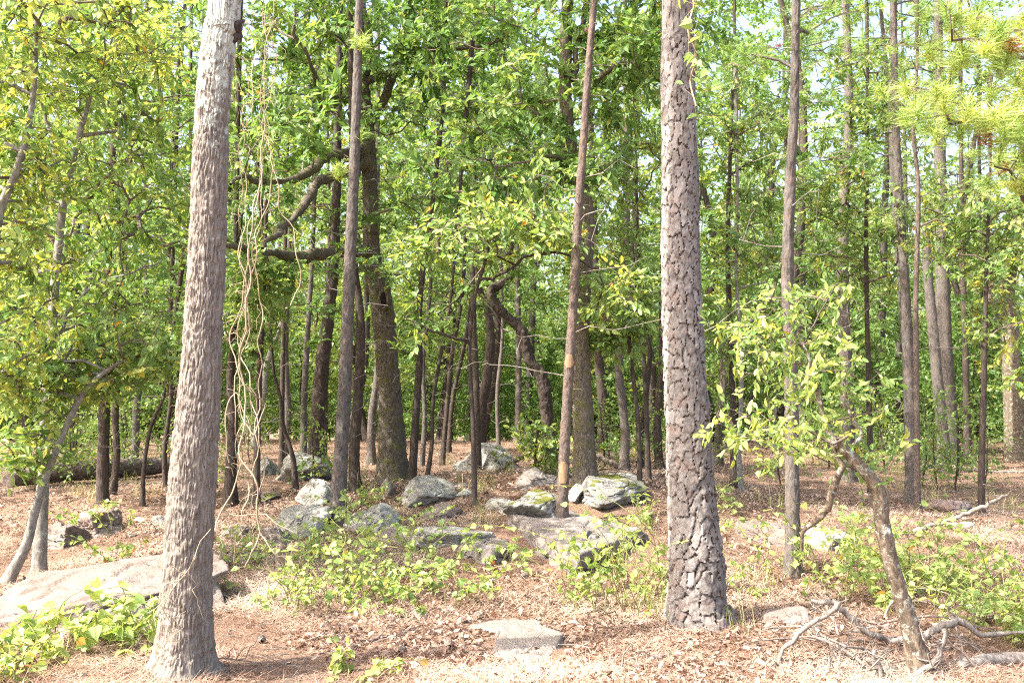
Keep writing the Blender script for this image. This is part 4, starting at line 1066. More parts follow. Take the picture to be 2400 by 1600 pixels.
# ------------------------------------------------------------------ plants whose leaves are pieces of their own
def leaf_variants(kind, matname, tints, aspect, fold=0.22, curl=0.18):
    out = []
    for k, t in enumerate(tints):
        v, f = leaf_geo(kind, np.zeros((1, 3)), np.array([[1.0, 0, 0]]), np.array([[0, 0, 1.0]]), 1.0, aspect * (0.9 + 0.08 * (k % 4)), fold + 0.07 * (k % 3), curl * (0.4 + 0.45 * (k % 4)))
        mb = MB(); mb.add(v, f, 0, t)
        out.append(mb.mesh('leaf', [M[matname]], smooth=False))
    return out
HEART = leaf_variants('heart', 'briar', [0.08, 0.2, 0.32, 0.42, 0.5, 0.58, 0.66, 0.74, 0.82, 0.95], 0.92)
FINE = leaf_variants('fine', 'leaf', [0.35, 0.5, 0.6, 0.66, 0.7, 0.74, 0.78, 0.82, 0.97], 0.44)
def place_leaves(root, base, variants, lf, limit, joined_kind, matname, aspect):
    pos, ld, nm, L, Wd, rnd = lf
    d = np.linalg.norm(pos - np.array([0, 0, CZ]), axis=1)
    order = np.argsort(-(L / d))
    x = nrm(ld); z = nrm(nm - x * np.sum(nm * x, -1, keepdims=True)); yv = np.cross(z, x)
    nv = len(variants)
    for i in order[:limit]:
        o = bpy.data.objects.new('leaf', variants[int(np.clip(rnd[i] * nv, 0, nv - 1))])
        COL.objects.link(o)
        o.parent = root
        s = L[i]
        m = Matrix(((x[i, 0] * s, yv[i, 0] * s, z[i, 0] * s, pos[i, 0] - base[0]), (x[i, 1] * s, yv[i, 1] * s, z[i, 1] * s, pos[i, 1] - base[1]),
                    (x[i, 2] * s, yv[i, 2] * s, z[i, 2] * s, pos[i, 2] - base[2]), (0, 0, 0, 1)))
        o.matrix_basis = m
    rest = order[limit:]
    if len(rest):
        mb = MB()
        add_leaves(mb, joined_kind, pos[rest], ld[rest], nm[rest], L[rest], Wd[rest], rnd[rest])
        o = mb.build('foliage', M[matname], root, base, smooth=False); o['kind'] = 'stuff'

# the crooked sapling on the right
root, dense, ysap, base = tree('crooked_sapling', 'crooked lichen-spotted sapling with yellow-green leaves', 'tree',
     [(2156, 1575, 54), (2140, 1500, 44), (2122, 1430, 40), (2104, 1370, 37), (2086, 1310, 36), (2074, 1260, 36), (2066, 1215, 34), (2062, 1160, 33), (2044, 1125, 30), (2016, 1092, 27), (1985, 1060, 25), (1958, 1034, 22), (1940, 1005, 15), (1925, 960, 11), (1910, 880, 8), (1880, 800, 6)],
     htop=0, bark='bark_lichen', sides=26, ds=0.022, amp=0.006, seed=321,
     limbs=[dict(px=[(1952, 1040, 14), (1958, 1090, 14), (1958, 1150, 15), (1950, 1186, 14), (1925, 1225, 12), (1905, 1262, 9), (1880, 1290, 6)], dy=0.15, bare=True),
            dict(px=[(1990, 1064, 9), (2010, 1000, 8), (2000, 920, 6), (1980, 850, 4)], dy=0.2)])
r = rng_(322)
T = pxb((1830, 1010, -.1, 170, 80, .40, 52), (1900, 870, 0, 170, 110, .40, 52), (1790, 770, .1, 130, 80, .35, 34), (2000, 920, .1, 100, 110, .35, 24), (2030, 1080, .1, 70, 70, .3, 14), (1880, 700, .1, 90, 60, .3, 16))(dense, r, ysap)
pth, en, di = grow(dense[::2], T, 323, step=0.12, wig=0.03, rise=0.2, rt=0.0018)
mb = MB(); add_paths(mb, pth, 0)
(A, B), lf = sprays(en, di, r, 0.052, 2, 5, (0.08, 0.2), 0.58, 0.12, 0.44, 0.8)
add_prisms(mb, A, B, 0.0014, 0.0008, 0)
o = mb.build('twig', M['twig'], root, base); o['kind'] = 'stuff'
place_leaves(root, base, FINE, lf, 300, 'fine', 'leaf', 0.44)

def briar(label, u, v, ru, rd, hpx, stems, seed, leaf=0.055, limit=90, tint=0.62, per=7, group='briar patches on the forest floor', y=None, climb=None):
    """low creeper: arching stems with heart-shaped leaves"""
    r = rng_(seed)
    b = G(u, v) if y is None else np.array([*P(u, v, y)[:2], float(ground_h(P(u, v, y)[0], y))])
    sc = b[1] / F
    root = thing('briar_patch', b, label, 'creeper', group)
    mb = MB()
    ps, ds_, nn, LL, rr = [], [], [], [], []
    for k in range(int(stems * 0.85)):
        a = r.uniform(0, 2 * math.pi); q = math.sqrt(r.uniform())
        x0, y0 = b[0] + math.cos(a) * q * ru * 1.2 * sc, b[1] + math.sin(a) * q * rd * 1.3
        z0 = float(ground_h(x0, y0)) - 0.01
        h = hpx * sc * r.uniform(0.3, 1.2) * (1.05 - 0.5 * q * q)
        an = r.uniform(0, 2 * math.pi); ln = h * r.uniform(0.5, 1.3)
        e = np.array([math.cos(an), math.sin(an), 0])
        t = np.linspace(0, 1, 9)[:, None]
        p = np.array([x0, y0, z0]) + e * ln * t ** 1.5 + np.array([0, 0, 1.0]) * h * (1.5 * t - 0.62 * t ** 2.5) + np.cumsum(r.normal(size=(9, 3)) * 0.016, 0)
        p[0] = (x0, y0, z0)
        add_tube(mb, p, np.linspace(0.0042, 0.0018, 9), 3)
        m = int(per * r.uniform(0.7, 1.4))
        f = r.uniform(0.18, 1.0, m) * 8
        i0 = np.minimum(f.astype(int), 7); fr = (f - i0)[:, None]
        pp = p[i0] * (1 - fr) + p[i0 + 1] * fr
        dd = r.normal(size=(m, 3)) * np.array([1, 1, 0.35]) + np.array([0, 0, -0.25])
        ps.append(pp + nrm(dd) * 0.012); ds_.append(dd)
        nn.append(np.array([-0.1, -0.35, 0.8]) + r.normal(size=(m, 3)) * 0.5)
        LL.append(leaf * r.uniform(0.55, 1.15, m)); rr.append(np.clip(tint + r.normal(0, 0.05) + r.normal(0, 0.14, m), 0, 1))
    o = mb.build('stem', M['briar_stem'], root, b); o['kind'] = 'stuff'
    L = np.concatenate(LL)
    place_leaves(root, b, HEART, (np.vstack(ps), np.vstack(ds_), np.vstack(nn), L, L * 0.92, np.concatenate(rr)), limit, 'heart', 'briar', 0.92)
    return root
BR = [
 ('leafy briar heap growing before the wedge-shaped boulder', 840, 1330, 160, .6, 170, 80, 120),
 ('sunlit briar patch spreading over the dead leaves below the boulders', 760, 1400, 150, .5, 160, 76, 110),
 ('low briar sprawl trailing toward the flat bedrock patch', 1000, 1420, 150, .45, 120, 50, 80),
 ('briar tangle right beside the big pale boulder', 560, 1330, 60, .5, 90, 34, 60),
 ('thin briar shoots on the half buried bedrock slab', 1120, 1330, 120, .4, 90, 26, 50),
 ('briar clump with tall shoots left of the big pine foot', 1450, 1420, 120, .45, 240, 70, 100),
 ('briar growing up against the big pine bark', 1570, 1400, 40, .10, 280, 26, 60),
 ('large-leaved briar mound under the front oak and pale boulder', 170, 1530, 170, .3, 120, 42, 110),
 ('yellowish briar filling the ground at the pale boulder end', 60, 1580, 120, .22, 130, 34, 80),
 ('pale broad leaves at the oak foot in the dead leaves', 330, 1500, 90, .2, 140, 26, 50),
 ('tall briar thicket on the right beyond the crooked sapling', 2260, 1440, 170, .6, 230, 90, 130),
 ('briar mass beneath the leaning dead branch', 2140, 1380, 110, .5, 170, 50, 80),
 ('briar spray around the crooked sapling base', 2000, 1400, 120, .4, 180, 44, 70),
 ('loose briar stems climbing near the reddish block', 1900, 1330, 110, .4, 160, 36, 60),
 ('briar edge beside the dead root wood', 2370, 1500, 70, .3, 180, 34, 60),
 ('green shrubby briar behind the dark ledge block', 230, 1250, 70, .35, 90, 26, 40),
 ('small briar in the leaves before the thin saplings', 270, 1330, 40, .2, 80, 12, 24),
 ('briar growing among stones at the hollow oak foot', 850, 1190, 40, .35, 90, 18, 30),
 ('creeper seedlings on the needle slope by the moss-topped boulder', 1500, 1230, 50, .3, 70, 14, 24),
 ('briar tuft under the reddish brown boulder', 2080, 1290, 90, .5, 120, 36, 50),
 ('few yellow creeper leaves along the front needles', 860, 1585, 90, .1, 70, 16, 30),
 ('low briar on the slope beside the pale flat stone', 1730, 1400, 60, .3, 90, 14, 24),
 ('briar patch behind the big pine in sun', 1700, 1180, 60, .5, 70, 18, 24),
]
for k, (lab, u, v, ru, rd, hp, st, lim) in enumerate(BR):
    big = 0.075 if ('large-leaved' in lab or 'broad' in lab) else 0.055
    briar(lab, u, v, ru, rd, hp, st, 900 + k, leaf=big, limit=lim, tint=0.72 if 'yellow' in lab else 0.6, per=7)

# creeper wound round the straight pine: leaves on a helical stem
def climbing(label, spec, y, seed, n, spread, leaf, tint=0.4):
    r = rng_(seed)
    pts = np.array([P(u, v, y + 0.10 * math.sin(k * 1.7) - 0.10) for k, (u, v) in enumerate(spec)])
    q = catmull(pts, 0.05)
    b = q[0].copy()
    root = thing('climbing_creeper', b, label, 'creeper')
    mb = MB(); add_tube(mb, q, np.full(len(q), 0.006), 5)
    f = r.integers(2, len(q) - 1, n)
    off = r.normal(size=(n, 3)) * np.array([spread, 0.12, 0.10])
    A = q[f]; B = A + off
    add_prisms(mb, A, B, 0.002, 0.001, 0)
    mb.build('stem', M['vine'], root, b)
    L = leaf * r.uniform(0.6, 1.2, n)
    place_leaves(root, b, HEART, (B, r.normal(size=(n, 3)) * np.array([1, 1, .5]) + np.array([0, 0, -.6]), np.array([-.2, -.6, .6]) + r.normal(size=(n, 3)) * .4, L, L * .92, np.clip(r.normal(tint, .15, n), 0, 1)), 70, 'heart', 'briar', .92)
climbing('green heart-leaved creeper climbing the straight grey pine', [(1992, 1128), (1975, 980), (2000, 840), (1985, 700), (2010, 580), (1975, 440), (1990, 320)], 15.5, 41, 200, 0.28, 0.10)
climbing('creeper sprig high on the big pine trunk', [(1632, 250), (1618, 190), (1632, 130), (1612, 70), (1626, 10), (1612, -40)], 6.45, 43, 30, 0.05, 0.07, 0.35)

# ------------------------------------------------------------------ hanging vines
VN = [
 ('long pale vine hanging from the mossy bough to the ground', [(640, -120), (634, 100), (622, 280), (612, 420), (606, 520), (598, 620), (580, 740), (566, 860), (590, 950), (578, 1040), (604, 1120), (612, 1200), (600, 1290)], 6),
 ('pale vine twisting beside the front oak', [(606, -120), (624, 40), (628, 180), (610, 300), (618, 430), (592, 560), (572, 680), (552, 800), (538, 920), (560, 1010), (552, 1100), (520, 1180), (505, 1250)], 5),
 ('curling dry vine loop in the hanging tangle', [(560, -120), (580, 80), (604, 280), (600, 430), (590, 560), (560, 690), (548, 790), (570, 880), (612, 930), (600, 1000), (575, 960), (545, 900), (530, 980), (546, 1060)], 5),
 ('thin pale vine drooping from the upper bough end', [(618, -120), (612, 120), (622, 300), (640, 420), (662, 490), (690, 540), (698, 610), (694, 680), (684, 720)], 5),
 ('thin vine dangling straight past the mossy bough', [(596, -120), (588, 100), (583, 240), (580, 380), (578, 520), (584, 660), (578, 800), (588, 900), (600, 1010)], 4),
 ('dry vine ending in forked twigs over the stones', [(600, 940), (606, 1040), (612, 1130), (604, 1220), (622, 1270), (640, 1310), (660, 1330)], 5),
 ('vine arcing from the front oak to the stones', [(512, 1170), (525, 1200), (560, 1210), (610, 1208), (640, 1220), (700, 1250)], 4),
 ('thin vine strand swaying behind the front oak edge', [(548, -120), (556, 150), (566, 400), (560, 600), (572, 760), (560, 900), (574, 1020)], 4),
 ('wavy dry vine strand through the tangle middle', [(626, -120), (618, 200), (606, 450), (600, 650), (612, 800), (596, 900), (610, 1000), (596, 1110)], 4),
 ('dry vine looping low over the briar tangle', [(575, 980), (560, 1060), (585, 1130), (570, 1210), (600, 1280), (570, 1330)], 4),
 ('thin bare runner crossing the front oak trunk low down', [(500, 1240), (470, 1300), (440, 1350), (400, 1400), (340, 1440)], 3),
]
for k, (lab, pl, w) in enumerate(VN):
    r = rng_(600 + k)
    yv = 5.15 if 'crossing' in lab else 6.6 + 0.12 * k
    q = catmull(np.array([[*P(u, v, yv + r.normal() * 0.05), 0.5 * w / F * yv] for u, v in pl]), 0.04)
    tq = np.arange(len(q)) * 0.04
    q[:, 0] += 0.022 * np.sin(tq * r.uniform(5, 9) + k) + 0.012 * np.sin(tq * 17 + k); q[:, 1] += 0.03 * np.sin(tq * 6.3 + 2 * k)
    q[:, :3] += np.cumsum(r.normal(size=(len(q), 3)) * 0.003, 0)
    q[:, 3] *= 0.5 + 0.3 * noise3(np.stack([tq * 4, 0 * tq + k, 0 * tq], -1), 3)
    q[:, 3] *= 0.45 + 0.55 * sstep(3.6, 2.0, q[:, 2])
    mb = MB(); add_tube(mb, q[:, :3], q[:, 3], 5)
    for ii in r.integers(4, len(q) - 2, 10):
        sh = q[ii, :3] + np.vstack([[0, 0, 0], np.cumsum(r.normal(size=(7, 3)) * np.array([0.035, 0.03, 0.03]) + np.array([0, 0, -0.03]), 0)])
        add_tube(mb, sh, np.linspace(0.0022, 0.001, 8), 3)
    b = q[-1, :3]
    o = mb.build('hanging_vine', M['vine'], origin=b); o.location = b
    tag(o, lab, 'vine', 'vines hanging by the front oak')
# dry vine mat on the pale sapling
r = rng_(640)
mb = MB()
for k in range(46):
    z = r.uniform(1.3, 4.2)
    c = P(130 + r.normal() * 40, 900 - (z - 1.6) / 8.5 * F, 8.5)
    n = 9
    q = c + np.cumsum(r.normal(size=(n, 3)) * np.array([0.05, 0.03, 0.07]), 0)
    add_tube(mb, q, np.full(n, 0.0024), 3)
b = P(130, 1000, 8.5)
o = mb.build('vine_tangle', M['vine'], origin=b); o.location = b
tag(o, 'dry thread-like vine tangle draped over the pale-stemmed young tree', 'vine', kind='thing')

# ------------------------------------------------------------------ fallen wood
def fallen(label, pl, mat, name='fallen_branch', sides=9, forks=(), amp=0.004, cap=False, lift=0.0, y=None, seed=1, group=None):
    """a limb lying on the ground: (u, v, width, height above the soil)"""
    pts = []
    for (u, v, w, h) in pl:
        if y is None:
            g = G(u, v)
            if h: g = P(u, v - 0, g[1]); 
            d = g[1]; p = g + np.array([0, 0, lift])
        else: d = y; p = P(u, v, d)
        pts.append([*p, 0.5 * w / F * d])
    q = catmull(np.array(pts), 0.05)
    q[:, 3] = np.maximum(q[:, 3], 0.003)
    q[:, 2] += q[:, 3] * 0.5
    rf = rng_(seed + 77)
    if name != 'fallen_log':
        tq = np.arange(len(q)) * 0.05
        q[:, 3] *= 0.62 + 0.35 * noise3(np.stack([tq * 3, 0 * tq + seed, 0 * tq], -1), 5)
        q[1:-1, :3] += rf.normal(size=(len(q) - 2, 3)) * 0.008
    mb = MB()
    add_tube(mb, q[:, :3], q[:, 3], sides, disp=bark_disp(q[:, :3], q[:, 3], sides, seed, amp, 'pine', 0.05), cap=cap)
    if name != 'fallen_log':
        for ii in rf.integers(1, max(2, len(q) - 2), 7):
            ln = rf.uniform(0.04, 0.12)
            sh = q[ii, :3] + np.vstack([[0, 0, 0], np.cumsum(rf.normal(size=(5, 3)) * ln * np.array([0.6, 0.5, 0.35]) + np.array([0, 0, 0.2 * ln]), 0)])
            add_tube(mb, sh, np.linspace(min(0.006, q[ii, 3] * 0.6), 0.0015, 6), 4)
    b = q[0, :3]
    o = mb.build(name, M[mat], origin=b); o.location = b
    return tag(o, label, 'branch' if name != 'fallen_log' else 'log', group)
fallen('rotting fallen log lying across the left of the wood', [(20, 1152, 28, 0), (120, 1138, 38, 0), (230, 1128, 42, 0), (330, 1120, 38, 0), (400, 1112, 30, 0)], 'log', 'fallen_log', 26, amp=0.03, cap=True, lift=0.12, seed=3)
fallen('dark bare branch propped over the low dark boulder', [(1128, 1128, 9, 0), (1170, 1104, 11, 0), (1215, 1078, 13, 0), (1265, 1058, 13, 0), (1330, 1052, 10, 0)], 'bark_dark', y=15.2, seed=5)
fallen('mossy fallen stem behind the lichened oak', [(1390, 1070, 20, 0), (1440, 1092, 20, 0), (1490, 1112, 16, 0), (1540, 1122, 9, 0)], 'log', y=17.6, seed=7)
fallen('long dead branch propped above the briars on the right', [(2360, 1162, 8, 0), (2290, 1195, 11, 0), (2230, 1222, 13, 0), (2170, 1240, 14, 0), (2110, 1258, 14, 0)], 'dead_wood', y=9.9, seed=9)
fallen('thick grey dead limb arching beside the crooked sapling base', [(1900, 1408, 8, 0), (1955, 1420, 16, 0), (1990, 1450, 18, 0), (2040, 1490, 20, 0), (2085, 1508, 22, 0), (2150, 1500, 24, 0), (2210, 1470, 24, 0), (2260, 1462, 24, 0), (2300, 1490, 16, 0), (2400, 1484, 8, 0)], 'dead_wood', y=6.05, seed=11)
fallen('thin pale dead branch curving down toward the front needles', [(1965, 1414, 14, 0), (1930, 1450, 13, 0), (1880, 1480, 12, 0), (1848, 1510, 11, 0), (1830, 1545, 10, 0), (1795, 1590, 9, 0)], 'dead_wood', y=5.75, seed=13)
fallen('short upright dead stub beside the crooked sapling base', [(2050, 1525, 14, 0), (2060, 1555, 18, 0), (2066, 1600, 22, 0)], 'dead_wood', y=5.5, seed=15)
fallen('pale forked dead stick dropping from the dead limb', [(2212, 1475, 12, 0), (2210, 1520, 12, 0), (2190, 1558, 13, 0), (2150, 1580, 14, 0), (2100, 1610, 14, 0)], 'dead_wood', y=5.5, seed=16)
fallen('pale broken stick lying in the front needles', [(1380, 1598, 16, 0), (1440, 1578, 20, 0), (1500, 1566, 18, 0), (1540, 1548, 20, 0), (1562, 1532, 14, 0)], 'dead_wood', seed=17)
fallen('short dark stick near the big pine foot', [(1400, 1474, 10, 0), (1440, 1466, 14, 0), (1485, 1462, 10, 0)], 'bark_dark', seed=19)
fallen('thin dark stick pointing toward the front oak', [(810, 1528, 8, 0), (880, 1502, 10, 0), (960, 1484, 10, 0), (1040, 1478, 6, 0)], 'log', seed=21)
fallen('curved thin stick in front of the flat bedrock patch', [(900, 1452, 6, 0), (980, 1446, 7, 0), (1060, 1456, 6, 0)], 'dead_wood', seed=22)
fallen('grey stick among needles behind the boulder', [(290, 1262, 6, 0), (350, 1252, 8, 0), (410, 1236, 8, 0)], 'dead_wood', seed=23)
fallen('weathered log piece at the bottom of the dead limb', [(2245, 1572, 30, 0), (2330, 1560, 36, 0), (2420, 1558, 34, 0)], 'dead_wood', 'fallen_log', 14, amp=0.01, cap=True, seed=25)
fallen('long thin branch lying under the far pines', [(2130, 1112, 10, 0), (2200, 1094, 12, 0), (2300, 1106, 10, 0), (2400, 1108, 8, 0)], 'dead_wood', seed=27)

def stick(label, u, v, ln, ang, rise, w, seed, mat, group):
    rf = rng_(seed)
    g = G(u, v)
    n = 12
    t = np.linspace(0, 1, n)[:, None]
    d = np.array([math.cos(ang), math.sin(ang) * 0.8, 0.0])
    q = g + d * ln * t + np.cumsum(rf.normal(size=(n, 3)) * ln * 0.022, 0)
    q[:, 2] = np.maximum(ground_h(q[:, 0], q[:, 1]) + 0.008, g[2] + rise * np.sin(t[:, 0] * 2.6) + 0.01)
    mb = MB(); add_tube(mb, q, np.linspace(w, w * 0.35, n) * (0.8 + 0.4 * rf.uniform(size=n)), 6)
    for ii in rf.integers(2, n - 1, 4):
        sl = ln * rf.uniform(0.08, 0.25)
        sh = q[ii] + np.vstack([[0, 0, 0], np.cumsum((d + rf.normal(size=(5, 3)) * 0.8) * sl / 5 + np.array([0, 0, 0.02]), 0)])
        add_tube(mb, sh, np.linspace(w * 0.45, 0.0012, 6), 4)
    o = mb.build('fallen_stick', M[mat], origin=g); o.location = g
    tag(o, label, 'stick', group)
rs = rng_(808)
for k in range(26):
    stick('thin dead stick in the brush heap by the crooked sapling base', rs.uniform(1880, 2400), rs.uniform(1430, 1590), rs.uniform(0.25, 0.8), rs.uniform(0, 6.28), rs.uniform(0.0, 0.16), rs.uniform(0.004, 0.010), 820 + k, 'dead_wood' if k % 3 else 'log', 'sticks of the brush heap')
for k in range(30):
    stick('thin dead stick lying loose on the needles', rs.uniform(150, 1880), rs.uniform(1230, 1590), rs.uniform(0.2, 0.7), rs.uniform(-0.5, 0.9), rs.uniform(0.0, 0.05), rs.uniform(0.003, 0.008), 860 + k, 'dead_wood' if k % 2 else 'log', 'loose sticks on the needles')
for k in range(14):
    stick('dead stick in the brush under the trees behind the boulders', rs.uniform(1150, 1560), rs.uniform(1060, 1150), rs.uniform(0.5, 1.3), rs.uniform(-0.6, 0.9), rs.uniform(0.05, 0.3), rs.uniform(0.006, 0.014), 900 + k, 'dead_wood' if k % 2 else 'bark_dark', 'brush behind the boulders')

# ------------------------------------------------------------------ grass tufts
def tuft(label, u, v, hpx, n, seed, spread=0.08):
    r = rng_(seed); b = G(u, v); sc = b[1] / F
    mb = MB()
    for k in range(n):
        p0 = b + np.array([r.normal() * spread, r.normal() * spread, -0.01])
        h = hpx * sc * r.uniform(0.5, 1.1); a = r.uniform(0, 6.28); o = np.array([math.cos(a), math.sin(a), 0]) * h * r.uniform(0.1, 0.6)
        t = np.linspace(0, 1, 5)[:, None]
        c = p0 + o * t ** 2 + np.array([0, 0, h]) * (t - 0.18 * t ** 3)
        w = 0.0022 * (1 - t) + 0.0004
        s = nrm(np.array([-o[1], o[0], 0.0]))
        V = np.stack([c - s * w, c + s * w], 1).reshape(-1, 3)
        i = np.arange(4) * 2
        mb.add(V, np.stack([i, i + 1, i + 3, i + 2], -1), 0, r.uniform())
    o = mb.build('grass_tuft', M['dry_grass'], origin=b, smooth=False); o.location = b
    return tag(o, label, 'grass', 'grass tufts on the forest floor')
for k, (lab, u, v, hp, n) in enumerate([
    ('dry grass tuft growing by the jagged grey rock', 1136, 1228, 80, 34), ('tall straw-coloured grass beside the moss-topped boulder', 1510, 1260, 120, 30),
    ('dry grass leaning on the big pine foot', 1540, 1440, 110, 44), ('grass wisps between the slab and the briar clump', 1440, 1330, 110, 30),
    ('thin grass by the reddish brown boulder', 2300, 1200, 90, 26), ('wispy grass behind the leaning dead branch', 2180, 1180, 70, 24),
    ('grass tuft under the far pines', 2060, 1140, 60, 30), ('straw grass before the second pine foot', 1790, 1380, 90, 30), ('grass wisp next to the pale flat stone', 1680, 1250, 70, 22),
    ('dry grass among the stones at the hollow oak', 940, 1210, 60, 26), ('grass growing by the tilted mossy boulder', 1050, 1090, 40, 30), ('long grass blades near the reddish block', 1720, 1480, 90, 34)]):
    tuft(lab, u, v, hp, n, 700 + k)

# ------------------------------------------------------------------ litter
r = rng_(50)
def scatter(n, y0, y1, pw, wide=0.56):
    y = y0 + (y1 - y0) * r.uniform(size=n) ** pw
    x = r.uniform(-1, 1, n) * (wide * y + 0.8)
    keep = np.ones(n, bool)
    for (cx, cyy, a, b, rot) in ROCKS:
        dx, dy = x - cx, y - cyy
        c, s = math.cos(-rot), math.sin(-rot)
        q = ((dx * c - dy * s) / a) ** 2 + ((dx * s + dy * c) / b) ** 2
        keep &= (q > 0.95) | (r.uniform(size=n) < 0.03)
    x, y = x[keep], y[keep]
    return np.stack([x, y, ground_h(x, y)], -1)
mb = MB()
for kind, n, y0, y1, pw, size in (('oak', 15000, 4.6, 10, 1.3, 0.056), ('oval', 50000, 4.6, 13, 1.2, 0.036), ('rhomb', 40000, 9, 30, 1.2, 0.05)):
    p = scatter(n, y0, y1, pw)
    k = len(p)
    patch = fbm(np.stack([p[:, 0] * 0.9, p[:, 1] * 0.9, 0 * p[:, 0]], -1), 61, 3)
    sel = r.uniform(size=k) < np.clip(0.15 + 6 * (patch - 0.46), 0.04, 1)
    p = p[sel]; patch = patch[sel]; k = len(p)
    a = r.uniform(0, 6.28, k)
    p[:, 2] += r.uniform(0.004, 0.03, k)
    d = np.stack([np.cos(a), np.sin(a), r.normal(0, 0.22, k)], -1)
    nm = np.array([0, 0, 1.0]) + r.normal(size=(k, 3)) * 0.7
    L = size * r.uniform(0.55, 1.25, k)
    add_leaves(mb, kind, p, d, nm, L, L * r.uniform(0.45, 0.75, k), np.clip(r.normal(0.45, 0.2, k), 0, 1), 0, fold=r.uniform(-0.3, 1.3, k), curl=r.uniform(-0.7, 0.7, k))
o = mb.build('leaf_litter', M['dead_leaf'], smooth=False)
tag(o, 'curled dead brown leaves strewn over the ground', 'leaf litter', kind='stuff')
mb = MB()
for n, y0, y1, w, ln in ((330000, 4.6, 11, 0.0019, 0.12), (120000, 8, 28, 0.0032, 0.16)):
    p = scatter(n, y0, y1, 1.15); k = len(p)
    a = r.uniform(0, 6.28, k)
    d = np.stack([np.cos(a), np.sin(a), r.normal(0.05, 0.22, k)], -1); L = ln * r.uniform(0.5, 1.2, k)
    p[:, 2] += r.uniform(0.004, 0.035, k)
    sd = np.stack([-np.sin(a), np.cos(a), 0 * a], -1) * w
    tip = p + d * L[:, None]
    V = np.stack([p - sd, p + sd, tip], 1).reshape(-1, 3)
    pt = fbm(np.stack([p[:, 0] * 1.1, p[:, 1] * 1.1, 0 * p[:, 0]], -1), 66, 4)
    ok = np.repeat(r.uniform(size=k) < np.clip(0.15 + 4 * (pt - 0.40), 0.08, 1), 3)
    kk = int(ok.sum() // 3)
    mb.add(V[ok], np.arange(3 * kk).reshape(-1, 3), 0, np.clip(r.normal(0.45, 0.2, kk) + 2.2 * (pt[ok[::3]] - 0.52), 0, 1))
o = mb.build('needle_litter', M['dead_needle'], smooth=False)
tag(o, 'fallen rust-coloured pine needles covering the ground', 'needle litter', kind='stuff')
def pine_cone(k, p):
    rc_ = rng_(1500 + k)
    n, m = 9, 10
    t = np.linspace(0, 1, n)
    prof = 0.022 * np.sin(np.clip(t * 0.9 + 0.1, 0, 1) * math.pi) ** 0.7 + 0.002
    ax = np.array([math.cos(k * 1.9), math.sin(k * 1.9), 0.15])
    q = p + np.array([0, 0, 0.02]) + ax * (t[:, None] - 0.5) * 0.075
    mbc = MB()
    bump = 0.006 * ((np.arange(n)[:, None] + np.arange(m)[None]) % 2)
    add_tube(mbc, q, prof, m, disp=bump)
    o = mbc.build('pine_cone', M['log'], origin=p, smooth=False); o.location = p
    tag(o, 'small brown pine cone fallen on the needles', 'pine cone', 'cones on the needles')
for k in range(26):
    u_, v_ = r.uniform(500, 2380), r.uniform(1300, 1590)
    pine_cone(k, G(u_, v_))
# broken twigs
mb = MB()
p = scatter(5200, 4.6, 20, 1.2); k = len(p); a = r.uniform(0, 6.28, k); L = r.uniform(0.06, 0.38, k) * (0.6 + 0.03 * p[:, 1])
d = np.stack([np.cos(a), np.sin(a), r.normal(0, 0.10, k)], -1)
p[:, 2] += 0.015
q = p + d * L[:, None]; q[:, 2] = np.maximum(q[:, 2], ground_h(q[:, 0], q[:, 1]) + 0.01)
add_prisms(mb, p, q, r.uniform(0.0015, 0.0045, k), r.uniform(0.001, 0.002, k))
o = mb.build('twig_litter', M['dead_wood'])
tag(o, 'small broken grey twigs scattered over the ground', 'twig litter', kind='stuff')

# ------------------------------------------------------------------ the wood behind
M['bark_far'] = bark_mat('far_bark', (0.10, 0.085, 0.078), (0.03, 0.025, 0.022), vstretch=0.3, scale=30, bump=0.8)
def proto(name, kind, H, R, z0, n, seed, bark, rb, size=0.15, tint=0.4, per=6, twigs=5, bend=0.3):
    r = rng_(seed)
    k = 6
    zs = np.linspace(-0.2, H, k)
    off = np.cumsum(r.normal(size=(k, 2)) * bend * H / 14, 0); off[0] = 0
    path = np.column_stack([off, zs, rb * (1 - zs / H * 0.85).clip(0.08, 1.1)])
    dense = catmull(path, 0.2)
    root = thing(name, (0, 0, 0), '', 'tree')
    rad = dense[:, 3] * (1 + 0.3 * np.exp(-np.maximum(dense[:, 2], 0) / 0.2))
    mb = MB(); add_tube(mb, dense[:, :3], rad, 12, disp=bark_disp(dense[:, :3], rad, 12, seed, 0.012, 'pine', 0.2))
    T = crown_pts(dense, z0, H + 0.3, R, n, r, kind)
    pth, en, di = grow(dense, T, seed + 1, step=0.4, wig=0.09, rise=0.35 if kind == 'oak' else 0.08, rt=0.005)
    add_paths(mb, [p for p in pth if p[1][0] > 0.014], 0)
    mb.build('trunk', [M[bark]], root)
    cm = MB(); add_paths(cm, [p for p in pth if p[1][0] <= 0.014], 1)
    if kind == 'oak':
        (A, B), lf = sprays(en, di, r, size, twigs, per, (0.2, 0.5), tint, 0.12, 0.55, 0.7)
        add_leaves(cm, 'rhomb', *lf[:5], lf[5], 0)
        cm.build('crown', [M['leaf_far'], M['twig']], root, smooth=False)
    else:
        v, f, rd = tufts(en, di, r, 0.24, 44, 0.0085, tint, 0.12, 0.01); cm.add(v, f, 0, rd)
        cm.build('crown', [M['needle'], M['twig']], root, smooth=False)
    return root
OAKS = [proto('oak_tree', 'oak', h, R, z0, n, 1000 + i, b, rb, tint=t) for i, (h, R, z0, n, b, rb, t) in enumerate([
    (14, 3.8, 2.6, 270, 'bark_dark', 0.13, 0.52), (12, 3.4, 2.0, 290, 'bark_dark', 0.12, 0.60), (15, 4.0, 3.4, 310, 'bark_dark', 0.15, 0.45), (10, 3.0, 1.4, 250, 'bark_far', 0.09, 0.68)])]
